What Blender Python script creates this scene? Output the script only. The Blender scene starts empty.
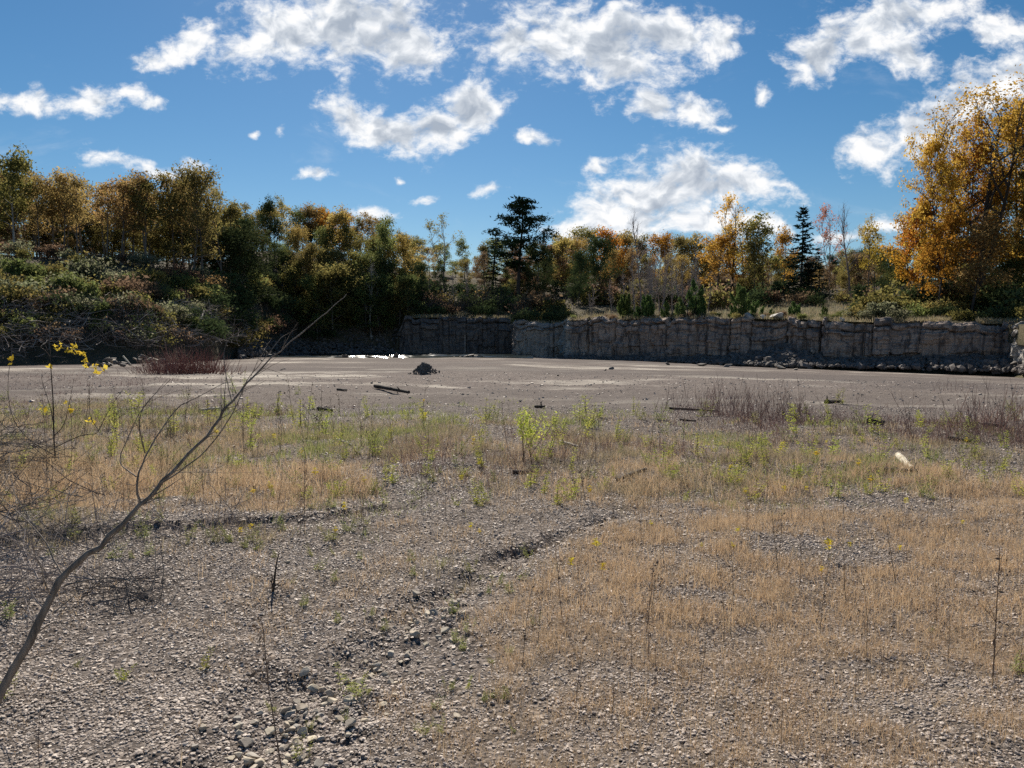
import bpy, bmesh, math
import numpy as np
from mathutils import Vector
PI = math.pi
S = bpy.context.scene
C = S.collection
R = math.radians
# ------------------------------------------------------------------ camera, sky, sun, exposure
F = 759.0                      # focal length in pixels of a 1024 wide frame
HORIZON = 335.0
TH = math.atan((HORIZON-384)/F*-1)
CAMZ = 1.6
SUN_AZ, SUN_EL = -9.5, 38.0    # degrees right of straight ahead, degrees up
SUN_POWER, SKY_POWER = 5.0, 0.045
EXPOSURE = 0.75
cd = bpy.data.cameras.new('camera'); cam = bpy.data.objects.new('camera', cd); C.objects.link(cam)
cam.location = (0, 0, CAMZ); cam.rotation_euler = (PI/2-TH, 0, 0)
cd.sensor_width = 36; cd.lens = F/1024*36; cd.clip_end = 5000; cd.clip_start = 0.05
S.camera = cam
S.view_settings.view_transform = 'Standard'; S.view_settings.look = 'None'
S.view_settings.exposure = EXPOSURE; S.view_settings.gamma = 1
S.cycles.max_bounces = 6; S.cycles.diffuse_bounces = 3; S.cycles.glossy_bounces = 2
S.cycles.transmission_bounces = 3; S.cycles.transparent_max_bounces = 4
S.cycles.use_denoising = False
S.cycles.sample_clamp_indirect = 4
W = bpy.data.worlds.new('World'); S.world = W; W.use_nodes = True
sl = bpy.data.lights.new('sun', 'SUN'); sun = bpy.data.objects.new('sun', sl); C.objects.link(sun)
sl.energy = SUN_POWER; sl.angle = R(0.55); sl.color = (1.0, 0.915, 0.79)
a_, e_ = R(SUN_AZ), R(SUN_EL)
SUNV = np.array((math.sin(a_)*math.cos(e_), math.cos(a_)*math.cos(e_), math.sin(e_)))
sun.rotation_euler = Vector(-SUNV).to_track_quat('-Z', 'Y').to_euler()
sun.location = (0, 0, 60)

ct, st = math.cos(TH), math.sin(TH)
def ray(px, py):
    a = (px-512)/F; b = -(py-384)/F
    return a, ct+b*st, -st+b*ct
def at(px, py, d):             # the point at forward distance d seen at a photo position
    x, y, z = ray(px, py)
    return np.array((x/y*d, d, CAMZ+z/y*d))
def proj(x, y, z):
    zz = np.asarray(z)-CAMZ
    dep = np.maximum(y*ct-zz*st, 0.05)
    up = y*st+zz*ct
    return 512+F*np.asarray(x)/dep, 384-F*up/dep

class NB:                      # small helper for node trees
    def __init__(s, nt): s.t = nt; s.n = nt.nodes; s.l = nt.links
    def new(s, typ, ins=None, **kw):
        n = s.n.new(typ)
        for k, v in kw.items(): setattr(n, k, v)
        for k, v in (ins or {}).items(): s.put(n.inputs[k], v)
        return n
    def put(s, sock, v):
        if isinstance(v, bpy.types.NodeSocket): s.l.new(v, sock)
        elif v is not None: sock.default_value = v
    def math(s, op, a, b=None, c=None, clamp=False):
        n = s.n.new('ShaderNodeMath'); n.operation = op; n.use_clamp = clamp
        for i, v in enumerate((a, b, c)):
            if v is not None: s.put(n.inputs[i], v)
        return n.outputs[0]
    def vmath(s, op, a, b=None):
        n = s.n.new('ShaderNodeVectorMath'); n.operation = op
        s.put(n.inputs[0], a)
        if b is not None: s.put(n.inputs[1], b)
        return n.outputs['Value'] if op in ('LENGTH', 'DOT_PRODUCT') else n.outputs[0]
    def noise(s, vec, scale, detail=4, rough=0.55, dist=0.0):
        n = s.new('ShaderNodeTexNoise', {'Vector': vec, 'Scale': scale, 'Detail': detail, 'Roughness': rough, 'Distortion': dist})
        return n.outputs['Fac']
    def remap(s, v, a, b, c=0.0, d=1.0, smooth=True):
        n = s.new('ShaderNodeMapRange', {0: v, 1: a, 2: b, 3: c, 4: d}, interpolation_type='SMOOTHSTEP' if smooth else 'LINEAR')
        return n.outputs[0]
    def mix(s, f, a, b, mode='MIX'):
        n = s.n.new('ShaderNodeMix'); n.data_type = 'RGBA'; n.blend_type = mode
        s.put(n.inputs[0], f)
        for sock, v in ((n.inputs[6], a), (n.inputs[7], b)):
            if isinstance(v, tuple) and len(v) == 3: v = v+(1,)
            s.put(sock, v)
        return n.outputs[2]
    def ramp(s, f, stops, const=False):
        n = s.n.new('ShaderNodeValToRGB'); s.put(n.inputs[0], f)
        cr = n.color_ramp; cr.interpolation = 'CONSTANT' if const else 'LINEAR'
        while len(cr.elements) < len(stops): cr.elements.new(0.5)
        for e, (p, c) in zip(cr.elements, stops): e.position = p; e.color = tuple(c)+(1,)
        return n.outputs[0]

# clouds: centre and half size (photo position), turn in degrees; they sit in the sky by direction
CLOUDS = [(290,28,72,34,-8),(350,22,85,46,5),(405,40,50,30,18),(250,42,34,16,-20),
 (512,48,36,24,0),(560,38,60,42,0),(610,44,70,46,10),(668,32,52,27,0),(720,42,34,18,-10),(585,76,26,9,12),
 (152,58,26,12,-5),(190,40,34,17,-30),(212,26,22,10,-25),
 (22,104,46,14,0),(92,98,40,15,-14),(120,90,30,13,10),(152,99,28,9,8),
 (105,157,34,13,8),(150,166,34,10,10),(180,168,34,13,-5),
 (352,118,32,25,30),(392,128,56,26,12),(440,128,40,24,-12),(470,106,36,26,-35),
 (534,134,33,10,12),(318,168,27,8,-4),(425,199,21,8,-14),(487,193,30,8,-4),(278,134,9,7,-40),(253,136,8,5,0),
 (378,217,26,11,10),(396,180,8,6,0),
 (650,104,18,20,-30),(690,112,34,17,15),(722,124,24,8,0),
 (602,164,22,11,-15),(688,176,56,28,0),(650,192,64,32,-15),(740,184,58,17,6),(606,208,54,27,-28),(720,192,50,20,5),(580,228,36,14,0),(700,222,66,16,0),(640,218,50,24,0),(780,186,26,9,0),
 (880,26,80,32,-14),(820,54,34,24,-35),(900,54,34,20,20),(940,8,40,18,-10),(800,72,16,14,-30),
 (1004,30,38,19,5),(985,38,18,14,0),(770,98,10,12,-30),
 (872,150,32,18,-18),(915,132,52,26,-28),(965,108,60,30,-28),(1010,84,54,28,-10),(1060,80,60,40,0),
 (850,234,50,9,-4),(900,226,40,12,0),(760,226,40,14,0)]
def build_world():
    b = NB(W.node_tree); b.n.clear()
    out = b.new('ShaderNodeOutputWorld')
    sky = b.new('ShaderNodeTexSky', sky_type='NISHITA')
    sky.sun_disc = False; sky.sun_elevation = R(SUN_EL); sky.sun_rotation = R(SUN_AZ)
    sky.altitude = 300; sky.air_density = 1.0; sky.dust_density = 0.15; sky.ozone_density = 3.5
    g = b.new('ShaderNodeTexCoord').outputs['Generated']
    sp = b.new('ShaderNodeSeparateXYZ', {0: g})
    yy = b.math('MAXIMUM', b.math('ABSOLUTE', sp.outputs[1]), 0.08)
    u = b.math('DIVIDE', sp.outputs[0], yy); v = b.math('DIVIDE', sp.outputs[2], yy)
    uv = b.new('ShaderNodeCombineXYZ', {0: u, 1: v, 2: 0.0}).outputs[0]
    wn = b.new('ShaderNodeTexNoise', {'Vector': uv, 'Scale': 11.0, 'Detail': 3.0, 'Roughness': 0.55})
    wv = b.vmath('MULTIPLY', b.vmath('SUBTRACT', wn.outputs['Color'], (0.5, 0.5, 0.5)), (0.075, 0.05, 0))
    p = b.vmath('ADD', uv, wv)
    M = big = None
    for (px, py, rx, ry, rot) in sorted(CLOUDS, key=lambda q: -q[3]):
        x, y, z = ray(px, py)
        if ry < 20 and big is None: big = M
        mp = b.new('ShaderNodeMapping', {'Vector': p, 'Location': (x/y, z/y, 0), 'Rotation': (0, 0, R(-rot)), 'Scale': (rx*1.24/F, ry*1.24/F, 1)}, vector_type='TEXTURE')
        d = b.math('SUBTRACT', 1.0 if ry > 13 else 0.8 if ry > 8 else 0.66, b.vmath('LENGTH', mp.outputs[0]))
        M = d if M is None else b.math('SMOOTH_MAX', M, d, 0.16)
    M = b.math('MAXIMUM', M, -1.2); big = b.math('MAXIMUM', big, -1.2)
    st_ = b.vmath('MULTIPLY', p, (1.0, 1.3, 1.0))
    f1 = b.noise(st_, 24.0, 9, 0.55, 0.15)
    f2 = b.noise(b.vmath('ADD', st_, (-0.004, 0.014, 0)), 24.0, 6, 0.55, 0.15)
    f0 = b.noise(uv, 9.0, 3, 0.5)
    f3 = b.noise(b.vmath('MULTIPLY', uv, (0.8, 1.3, 1)), 85.0, 7, 0.68, 0.3)
    D = b.math('ADD', b.math('ADD', M, b.math('MULTIPLY', b.math('SUBTRACT', f1, 0.5), 1.7)), b.math('MULTIPLY', b.math('SUBTRACT', f3, 0.5), 0.95))
    alpha = b.remap(D, 0.0, 0.74)
    thin = b.math('MULTIPLY', b.remap(b.noise(b.vmath('MULTIPLY', uv, (1.0, 2.0, 1)), 7.0, 8, 0.62, 0.5), 0.56, 0.85), 0.25)
    alpha = b.math('MAXIMUM', alpha, thin)
    relief = b.math('MULTIPLY', b.math('SUBTRACT', f1, f2), 2.8)
    core = b.remap(b.math('ADD', big, b.math('MULTIPLY', b.math('SUBTRACT', f1, 0.5), 1.4)), 0.18, 0.85)
    core = b.math('MULTIPLY', core, b.remap(f0, 0.36, 0.58, 0.15, 1.0))
    lit = b.math('ADD', b.math('SUBTRACT', 0.93, b.math('MULTIPLY', core, 0.62)), relief, clamp=True)
    col = b.ramp(lit, [(0.0, (0.40, 0.46, 0.55)), (0.45, (0.60, 0.65, 0.72)), (0.8, (0.87, 0.90, 0.94)), (1.0, (1.0, 1.0, 1.0))])
    hs = b.new('ShaderNodeHueSaturation', {'Hue': 0.495, 'Saturation': 1.26, 'Value': 1.0, 'Color': sky.outputs[0]})
    b1 = b.new('ShaderNodeBackground', {'Color': hs.outputs[0], 'Strength': SKY_POWER})
    b2 = b.new('ShaderNodeBackground', {'Color': col, 'Strength': 0.60})
    mx = b.new('ShaderNodeMixShader', {0: alpha, 1: b1.outputs[0], 2: b2.outputs[0]})
    b.l.new(mx.outputs[0], out.inputs[0])
    W.cycles.sampling_method = 'MANUAL'; W.cycles.sample_map_resolution = 512
build_world()

# ------------------------------------------------------------------ noise, terrain functions
def _h(ix, iy, seed):
    n = (ix*374761393+iy*668265263+seed*974634721) & 0x7fffffff
    n = ((n ^ (n >> 13))*1274126177) & 0x7fffffff
    return ((n ^ (n >> 16)) & 0xffff)/65535.0
def vnoise(x, y, seed=0):
    x = np.asarray(x, float); y = np.asarray(y, float)
    ix = np.floor(x).astype(np.int64); iy = np.floor(y).astype(np.int64)
    fx = x-ix; fy = y-iy; fx = fx*fx*(3-2*fx); fy = fy*fy*(3-2*fy)
    a = _h(ix, iy, seed); b = _h(ix+1, iy, seed); c = _h(ix, iy+1, seed); d = _h(ix+1, iy+1, seed)
    return (a*(1-fx)+b*fx)*(1-fy)+(c*(1-fx)+d*fx)*fy
def fbm(x, y, seed=0, o=4):
    s = 0; a = 0.5; t = 0
    for k in range(o):
        s = s+a*vnoise(np.asarray(x)*2**k, np.asarray(y)*2**k, seed+k*17); t += a; a *= 0.5
    return s/t
def sst(a, b, x):
    t = np.clip((np.asarray(x, float)-a)/(b-a), 0, 1); return t*t*(3-2*t)

def g0(x, y):                 # the quarry floor before small relief
    x = np.asarray(x, float); y = np.asarray(y, float)
    yc = np.clip(y, -30, 150)
    return -0.0145*yc-0.030*np.clip(x, 0, 80)*sst(10, 65, y)
def gpix(px, py):             # floor point under a photo position
    x, y, z = ray(px, py); d = 5.0
    for _ in range(40):
        zz = float(g0(x/y*d, d)); d = 0.5*d+0.5*max(1.0, (zz-CAMZ)/(z/y))
    return np.array((x/y*d, d))
GUL = np.array([gpix(*p) for p in [(640,512),(590,520),(555,533),(516,553),(467,588),(425,616),(395,650),(351,676),(316,707),(270,739),(238,768),(190,840)]])
GDEP = np.array([0, .03, .06, .06, .045, .045, .05, .06, .075, .075, .07, .07])
SCX = np.array([gpix(*p) for p in [(-260,556),(-60,552),(60,541),(150,531),(240,527),(320,519),(375,508),(420,500)]])
def segdist(x, y, P, val=None):
    best = np.full(np.shape(x), 1e9); bv = np.zeros(np.shape(x))
    for i in range(len(P)-1):
        ax, ay = P[i]; bx, by = P[i+1]; dx, dy = bx-ax, by-ay
        t = np.clip(((x-ax)*dx+(y-ay)*dy)/(dx*dx+dy*dy), 0, 1)
        d = np.hypot(x-ax-t*dx, y-ay-t*dy); m = d < best
        best = np.where(m, d, best)
        if val is not None: bv = np.where(m, val[i]*(1-t)+val[i+1]*t, bv)
    return best, bv
def dshore(px):
    return np.interp(px, [200, 222, 245, 300, 420, 455, 480, 514, 520], [150, 126, 110, 103, 100, 108, 112, 113, 150])
WATER_Z = -1.52
def gz(x, y):
    x = np.asarray(x, float); y = np.asarray(y, float)
    z = g0(x, y)
    near = 1-sst(25, 60, y)
    z = z+(fbm(x*0.5, y*0.5, 3, 4)-0.5)*(0.05+0.20*near*sst(3, 9, y))+(fbm(x*2.6, y*2.6, 9, 3)-0.5)*0.05*near
    z = z+(fbm(x*0.06, y*0.06, 5, 3)-0.5)*0.25*sst(25, 50, y)
    m = (y > 1) & (y < 14)
    if np.any(m):
        xx = np.where(m, x, 0); ym = np.where(m, y, 100)
        wob = (fbm(xx*1.7, ym*1.7, 21, 4)-0.5)*0.6
        d, dep = segdist(xx+wob, ym+wob*0.6, GUL, GDEP)
        w = np.interp(ym, [2, 3.4, 5, 8], [0.55, 0.42, 0.22, 0.2])
        z = z-np.where(m, dep*(1-sst(0.1, 1.0, d/w))*(0.45+1.1*fbm(xx*2.3, ym*2.3, 29, 3)), 0)+np.where(m, (fbm(xx*9, ym*9, 33, 2)-0.5)*0.05*(1-sst(0.5, 1.6, d/w)), 0)
        ys = np.interp(xx, SCX[:, 0], SCX[:, 1])+wob*0.9
        st2 = sst(-0.13, 0.05, ym-ys)*(1-sst(0.6, 3.6, ym-ys))
        z = z+np.where(m, 0.075*(0.35+1.1*fbm(xx*1.6, ym*1.6, 37, 2))*st2*(1-sst(-1.5, -0.75, xx)), 0)
    px = 512+F*x/np.maximum(y, 1)
    z = z-0.75*sst(-0.5, 4.5, y-dshore(px)-(fbm(x*0.25, y*0.25, 77, 3)-0.5)*4)*(y > 90)*(np.abs(x) < 90)
    return z
# hills behind the floor: columns by bearing (named by photo x), each a distance of its foot and a profile (run, height)
PROF = [(-600, 30, [(0,-.6),(6,4),(22,11),(40,13),(160,25)]), (-200, 54, [(0,-.8),(7,4),(24,11),(42,12.5),(160,25)]),
 (0, 62, [(0,-.9),(7,3.6),(24,10.6),(45,12.3),(160,24)]), (140, 68, [(0,-1),(8,3.6),(25,10),(45,11.6),(160,24)]),
 (205, 80, [(0,-1.2),(8,3.4),(26,10),(45,11.6),(160,24)]), (250, 104, [(0,-2.2),(5,2.0),(20,10),(48,18),(160,26)]),
 (300, 128, [(0,-2.4),(6,3.5),(16,10.5),(40,19.5),(160,27)]), (392, 131, [(0,-2.4),(4,3.4),(14,9.5),(38,17),(160,26)]),
 (405, 131, [(0,4.6),(3,4.8),(13,8.6),(38,15.5),(160,26)]), (514, 130.5, [(0,4.4),(3,4.5),(13,7.4),(38,12.5),(160,25)]),
 (517, 120, [(0,3.3),(9,3.5),(22,6.5),(42,10),(160,25)]), (562, 119, [(0,3.3),(8,3.6),(22,6.2),(42,9.6),(160,25)]),
 (568, 114, [(0,3.75),(10,4.4),(26,7.5),(45,9.8),(160,24)]), (620, 109, [(0,3.8),(12,4.6),(30,7.4),(50,9.6),(160,24)]),
 (700, 99, [(0,3.75),(14,4.6),(34,7.2),(60,9.4),(160,22)]), (780, 93, [(0,3.5),(16,4.6),(40,7.2),(60,8.6),(160,21)]),
 (860, 87, [(0,3.05),(16,4.2),(44,6.9),(60,7.8),(160,20)]), (940, 82, [(0,2.9),(12,4.2),(34,5.4),(160,19)]),
 (1012, 78.5, [(0,2.7),(12,3.6),(34,4.6),(160,18)]), (1036, 70.5, [(0,2.6),(14,3.4),(36,4.4),(160,17)]), (1400, 48, [(0,2.0),(14,3.4),(36,4.4),(160,17)])]
PPX = np.array([p[0] for p in PROF], float); PD = np.array([p[1] for p in PROF], float)
def dbase(px): return np.interp(px, PPX, PD)
def hz(px, t):
    px = np.asarray(px, float); t = np.maximum(np.asarray(t, float), 0)
    px, t = np.broadcast_arrays(px, t)
    cols = np.stack([np.interp(t, [q[0] for q in p[2]], [q[1] for q in p[2]]) for p in PROF])
    i = np.clip(np.searchsorted(PPX, px)-1, 0, len(PPX)-2); f = np.clip((px-PPX[i])/(PPX[i+1]-PPX[i]), 0, 1)
    z = np.take_along_axis(cols, i[None], 0)[0]*(1-f)+np.take_along_axis(cols, i[None]+1, 0)[0]*f
    y = dbase(px)+t; x = (px-512)/F*y
    return z+(fbm(x*0.12, y*0.12, 31, 4)-0.5)*1.6*sst(1, 8, t)+(fbm(x*0.7, y*0.7, 41, 3)-0.5)*0.4*sst(0.3, 2, t)
def hill_at(px, d):
    return np.array(((px-512)/F*d, d, float(hz(px, d-float(dbase(px))))))

# ------------------------------------------------------------------ mesh and object helpers
def mk(name, V, faces, mats, parent=None, midx=None, smooth=False, link=True, attr=None):
    me = bpy.data.meshes.new(name)
    V = np.asarray(V, np.float32).reshape(-1, 3)
    faces = [np.asarray(f, np.int32) for f in faces if len(f)]
    me.vertices.add(len(V)); me.vertices.foreach_set('co', V.ravel())
    idx = np.concatenate([f.ravel() for f in faces]); tot = np.concatenate([np.full(len(f), f.shape[1], np.int32) for f in faces])
    me.loops.add(len(idx)); me.loops.foreach_set('vertex_index', idx)
    me.polygons.add(len(tot)); stt = np.concatenate([[0], np.cumsum(tot)[:-1]]).astype(np.int32)
    me.polygons.foreach_set('loop_start', stt); me.polygons.foreach_set('loop_total', tot)
    for m in (mats if isinstance(mats, (list, tuple)) else [mats]): me.materials.append(m)
    if midx is not None: me.polygons.foreach_set('material_index', np.asarray(midx, np.int32))
    me.polygons.foreach_set('use_smooth', np.full(len(tot), bool(smooth)))
    for k, v in (attr or {}).items():
        a = me.attributes.new(k, 'FLOAT', 'POINT'); a.data.foreach_set('value', np.asarray(v, np.float32))
    me.update(calc_edges=True); me.validate()
    if not link: return me
    o = bpy.data.objects.new(name, me); C.objects.link(o)
    if parent is not None: o.parent = parent
    return o
class MB:
    def __init__(s): s.V = []; s.F = []; s.M = []; s.n = 0
    def add(s, V, F, m=0):
        V = np.asarray(V, float).reshape(-1, 3); F = np.asarray(F, np.int64)
        s.V.append(V); s.F.append(F+s.n); s.M.append(np.full(len(F), m)); s.n += len(V)
    def tube(s, P, r, k=5, m=0, cap=False):
        P = np.asarray(P, float); n = len(P); r = np.broadcast_to(np.asarray(r, float), (n,))
        T = np.gradient(P, axis=0); T /= np.linalg.norm(T, axis=1, keepdims=True)+1e-9
        up = np.array((0, 0, 1.0)) if abs(T[0, 2]) < 0.9 else np.array((1.0, 0, 0))
        A = np.cross(T, up); A /= np.linalg.norm(A, axis=1, keepdims=True)+1e-9; B = np.cross(T, A)
        th = np.arange(k)/k*2*PI
        V = P[:, None]+r[:, None, None]*(np.cos(th)[None, :, None]*A[:, None]+np.sin(th)[None, :, None]*B[:, None])
        i = np.arange(n-1)[:, None]*k; j = np.arange(k)[None]; j2 = (j+1) % k
        s.add(V, np.stack([i+j, i+j2, i+k+j2, i+k+j], -1).reshape(-1, 4), m)
        if cap:
            for q, o in ((0, 1), (n-1, -1)):
                cv = np.concatenate([V[q], P[q][None]])
                s.add(cv, np.array([(jj, (jj+1) % k, k)[::o] for jj in range(k)]), m)
    def build(s, name, mats, parent=None, smooth=False, link=True):
        V = np.concatenate(s.V); q = [f for f in s.F if f.shape[1] == 4]; t = [f for f in s.F if f.shape[1] == 3]
        mi = np.concatenate([m for f, m in zip(s.F, s.M) if f.shape[1] == 4]+[m for f, m in zip(s.F, s.M) if f.shape[1] == 3])
        fs = ([np.concatenate(q)] if q else [])+([np.concatenate(t)] if t else [])
        return mk(name, V, fs, mats, parent, mi, smooth, link)
def quads(c, a, b):            # rhombus leaves: centres, half axes
    n = len(c); V = np.stack([c-a, c+b*0.9-a*0.1, c+a, c-b*0.9-a*0.1], 1).reshape(-1, 3)
    return V, np.arange(n*4).reshape(n, 4)
def rdir(r, n):
    v = r.normal(size=(n, 3)); return v/(np.linalg.norm(v, axis=1, keepdims=True)+1e-9)
def leafq(r, c, size, aspect=0.6, up=0.0):
    n = len(c); a = rdir(r, n); a[:, 2] += up; a /= np.linalg.norm(a, axis=1, keepdims=True)+1e-9
    b = np.cross(a, rdir(r, n)); b /= np.linalg.norm(b, axis=1, keepdims=True)+1e-9
    s = (size*np.clip(r.lognormal(-.05, .38, n), .4, 2.1))[:, None]
    return quads(c, a*s, b*s*aspect)
def rotmats(r, n):
    q = r.normal(size=(n, 4)); q /= np.linalg.norm(q, axis=1, keepdims=True); w, x, y, z = q.T
    return np.stack([np.stack([1-2*(y*y+z*z), 2*(x*y-z*w), 2*(x*z+y*w)], -1), np.stack([2*(x*y+z*w), 1-2*(x*x+z*z), 2*(y*z-x*w)], -1), np.stack([2*(x*z-y*w), 2*(y*z+x*w), 1-2*(x*x+y*y)], -1)], 1)
def ico(sub):
    bm = bmesh.new(); bmesh.ops.create_icosphere(bm, subdivisions=sub, radius=1.0)
    V = np.array([v.co[:] for v in bm.verts]); Fc = np.array([[v.index for v in f.verts] for f in bm.faces]); bm.free(); return V, Fc
ICO1, ICO2, ICO3 = ico(1), ico(2), ico(3)
def rock_shape(r, base, cuts=9):
    V = base[0].copy()
    for n in rdir(r, cuts):
        h = r.uniform(0.34, 0.78); d = V@n; V = V-np.maximum(d-h, 0)[:, None]*n
    V += r.normal(size=V.shape)*0.006
    return V/np.abs(V).max()
def scatter_stones(r, pos, rad, shapes, flat=0.7):
    n = len(pos); k = r.integers(0, len(shapes), n); Vs = []; Fs = []; off = 0
    for i, (sv, sf) in enumerate(shapes):
        ii = np.where(k == i)[0]
        if not len(ii): continue
        v = sv[None]*r.uniform(0.55, 1.0, (len(ii), 1, 3))*np.asarray(rad)[ii][:, None, None]*1.25
        v = np.einsum('nij,nkj->nki', rotmats(r, len(ii)), v); v[..., 2] *= flat
        v += pos[ii][:, None]
        Vs.append(v.reshape(-1, 3)); Fs.append((sf[None]+(np.arange(len(ii))*len(sv))[:, None, None]+off).reshape(-1, 3)); off += v.shape[0]*v.shape[1]
    return np.concatenate(Vs), np.concatenate(Fs)
def tag(o, label, cat, group=None, kind=None):
    o['label'] = label; o['category'] = cat
    if group: o['group'] = group
    if kind: o['kind'] = kind
    return o
def empty(name, loc, rz=0, sc=1.0):
    o = bpy.data.objects.new(name, None); C.objects.link(o); o.location = loc; o.rotation_euler = (0, 0, rz)
    o.scale = sc if isinstance(sc, tuple) else (sc, sc, sc); o.empty_display_size = 0.2
    return o
def inst(name, me, loc=(0, 0, 0), rz=0, sc=1.0, parent=None, mat=None, rot=None):
    o = bpy.data.objects.new(name, me); C.objects.link(o); o.location = loc; o.rotation_euler = rot or (0, 0, rz)
    o.scale = sc if isinstance(sc, tuple) else (sc, sc, sc)
    if parent is not None: o.parent = parent
    if mat is not None:
        o.material_slots[0].link = 'OBJECT'; o.material_slots[0].material = mat
    return o
ORD = 'first second third fourth fifth sixth seventh eighth ninth tenth eleventh twelfth thirteenth fourteenth fifteenth sixteenth seventeenth eighteenth nineteenth twentieth'.split()
ORD += ['twenty-'+w for w in ORD[:9]]+['thirtieth']
WAIT = {}                      # things whose label counts them from the left: template -> [(photo x, object)]
def later(o, px, template): WAIT.setdefault(template, []).append((px, o))
def name_the_waiting():
    for tpl, lst in WAIT.items():
        lst.sort(key=lambda q: q[0])
        seen = [q for q in lst if -4 < q[0] < 1028]; n = len(seen)
        for px, o in lst:
            if not -4 < px < 1028: o['label'] = tpl+(' beyond the left edge' if px < 0 else ' beyond the right edge' if 'beyond' not in tpl else '')
        for k, (px, o) in enumerate(seen):
            o['label'] = tpl if n == 1 else 'leftmost '+tpl if k == 0 else 'rightmost '+tpl if k == n-1 else tpl+', '+ORD[min(k, len(ORD)-1)]+' from left'

# ------------------------------------------------------------------ materials
MATS = {}
def newmat(name):
    m = bpy.data.materials.new(name); m.use_nodes = True; b = NB(m.node_tree); b.n.clear(); MATS[name] = m
    return m, b
def leafmat(name, cols, trans=0.55, var=0.4):
    m, b = newmat(name)
    ri = b.new('ShaderNodeNewGeometry').outputs['Random Per Island']
    n = len(cols); c = b.ramp(ri, [(i/max(n-1, 1), q) for i, q in enumerate(cols)])
    orn = b.new('ShaderNodeObjectInfo').outputs['Random']
    hs = b.new('ShaderNodeHueSaturation', {'Hue': b.math('ADD', 0.485, b.math('MULTIPLY', orn, 0.03)), 'Saturation': 1.0, 'Value': b.math('ADD', 1-var/2, b.math('MULTIPLY', b.math('FRACT', b.math('MULTIPLY', orn, 7.31)), var)), 'Color': c})
    d = b.new('ShaderNodeBsdfDiffuse', {'Color': hs.outputs[0]}); t = b.new('ShaderNodeBsdfTranslucent', {'Color': hs.outputs[0]})
    mx = b.new('ShaderNodeMixShader', {0: trans, 1: d.outputs[0], 2: t.outputs[0]})
    b.l.new(mx.outputs[0], b.new('ShaderNodeOutputMaterial').inputs[0]); return m
def woodmat(name, c1, c2, scale=8.0, stretch=0.2, rough=0.85):
    m, b = newmat(name)
    co = b.new('ShaderNodeTexCoord').outputs['Object']
    v = b.vmath('MULTIPLY', co, (1, 1, stretch))
    f = b.noise(v, scale, 6, 0.65); c = b.mix(b.remap(f, 0.35, 0.65), c1, c2)
    bp = b.new('ShaderNodeBump', {'Strength': 0.5, 'Distance': 0.02, 'Height': f})
    p = b.new('ShaderNodeBsdfPrincipled', {'Base Color': c, 'Roughness': rough, 'Normal': bp.outputs[0]})
    p.inputs['Specular IOR Level'].default_value = 0.25
    b.l.new(p.outputs[0], b.new('ShaderNodeOutputMaterial').inputs[0]); return m
def stonemat(name, stops, scale=6.0, rough=0.85, isl=True, spec=0.3):
    m, b = newmat(name)
    gi = b.new('ShaderNodeNewGeometry'); ri = gi.outputs['Random Per Island']
    if not isl: ri = b.new('ShaderNodeObjectInfo').outputs['Random']
    n = len(stops); c = b.ramp(ri, [(i/(n-1), q) for i, q in enumerate(stops)])
    f = b.noise(gi.outputs['Position'], scale, 5, 0.65)
    c = b.mix(b.remap(f, 0.3, 0.7), b.mix(1.0, c, (0.62, 0.58, 0.55), 'MULTIPLY'), c)
    bp = b.new('ShaderNodeBump', {'Strength': 0.4, 'Distance': 0.05/scale*3, 'Height': f})
    p = b.new('ShaderNodeBsdfPrincipled', {'Base Color': c, 'Roughness': rough, 'Normal': bp.outputs[0]})
    p.inputs['Specular IOR Level'].default_value = spec
    b.l.new(p.outputs[0], b.new('ShaderNodeOutputMaterial').inputs[0]); return m
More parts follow.
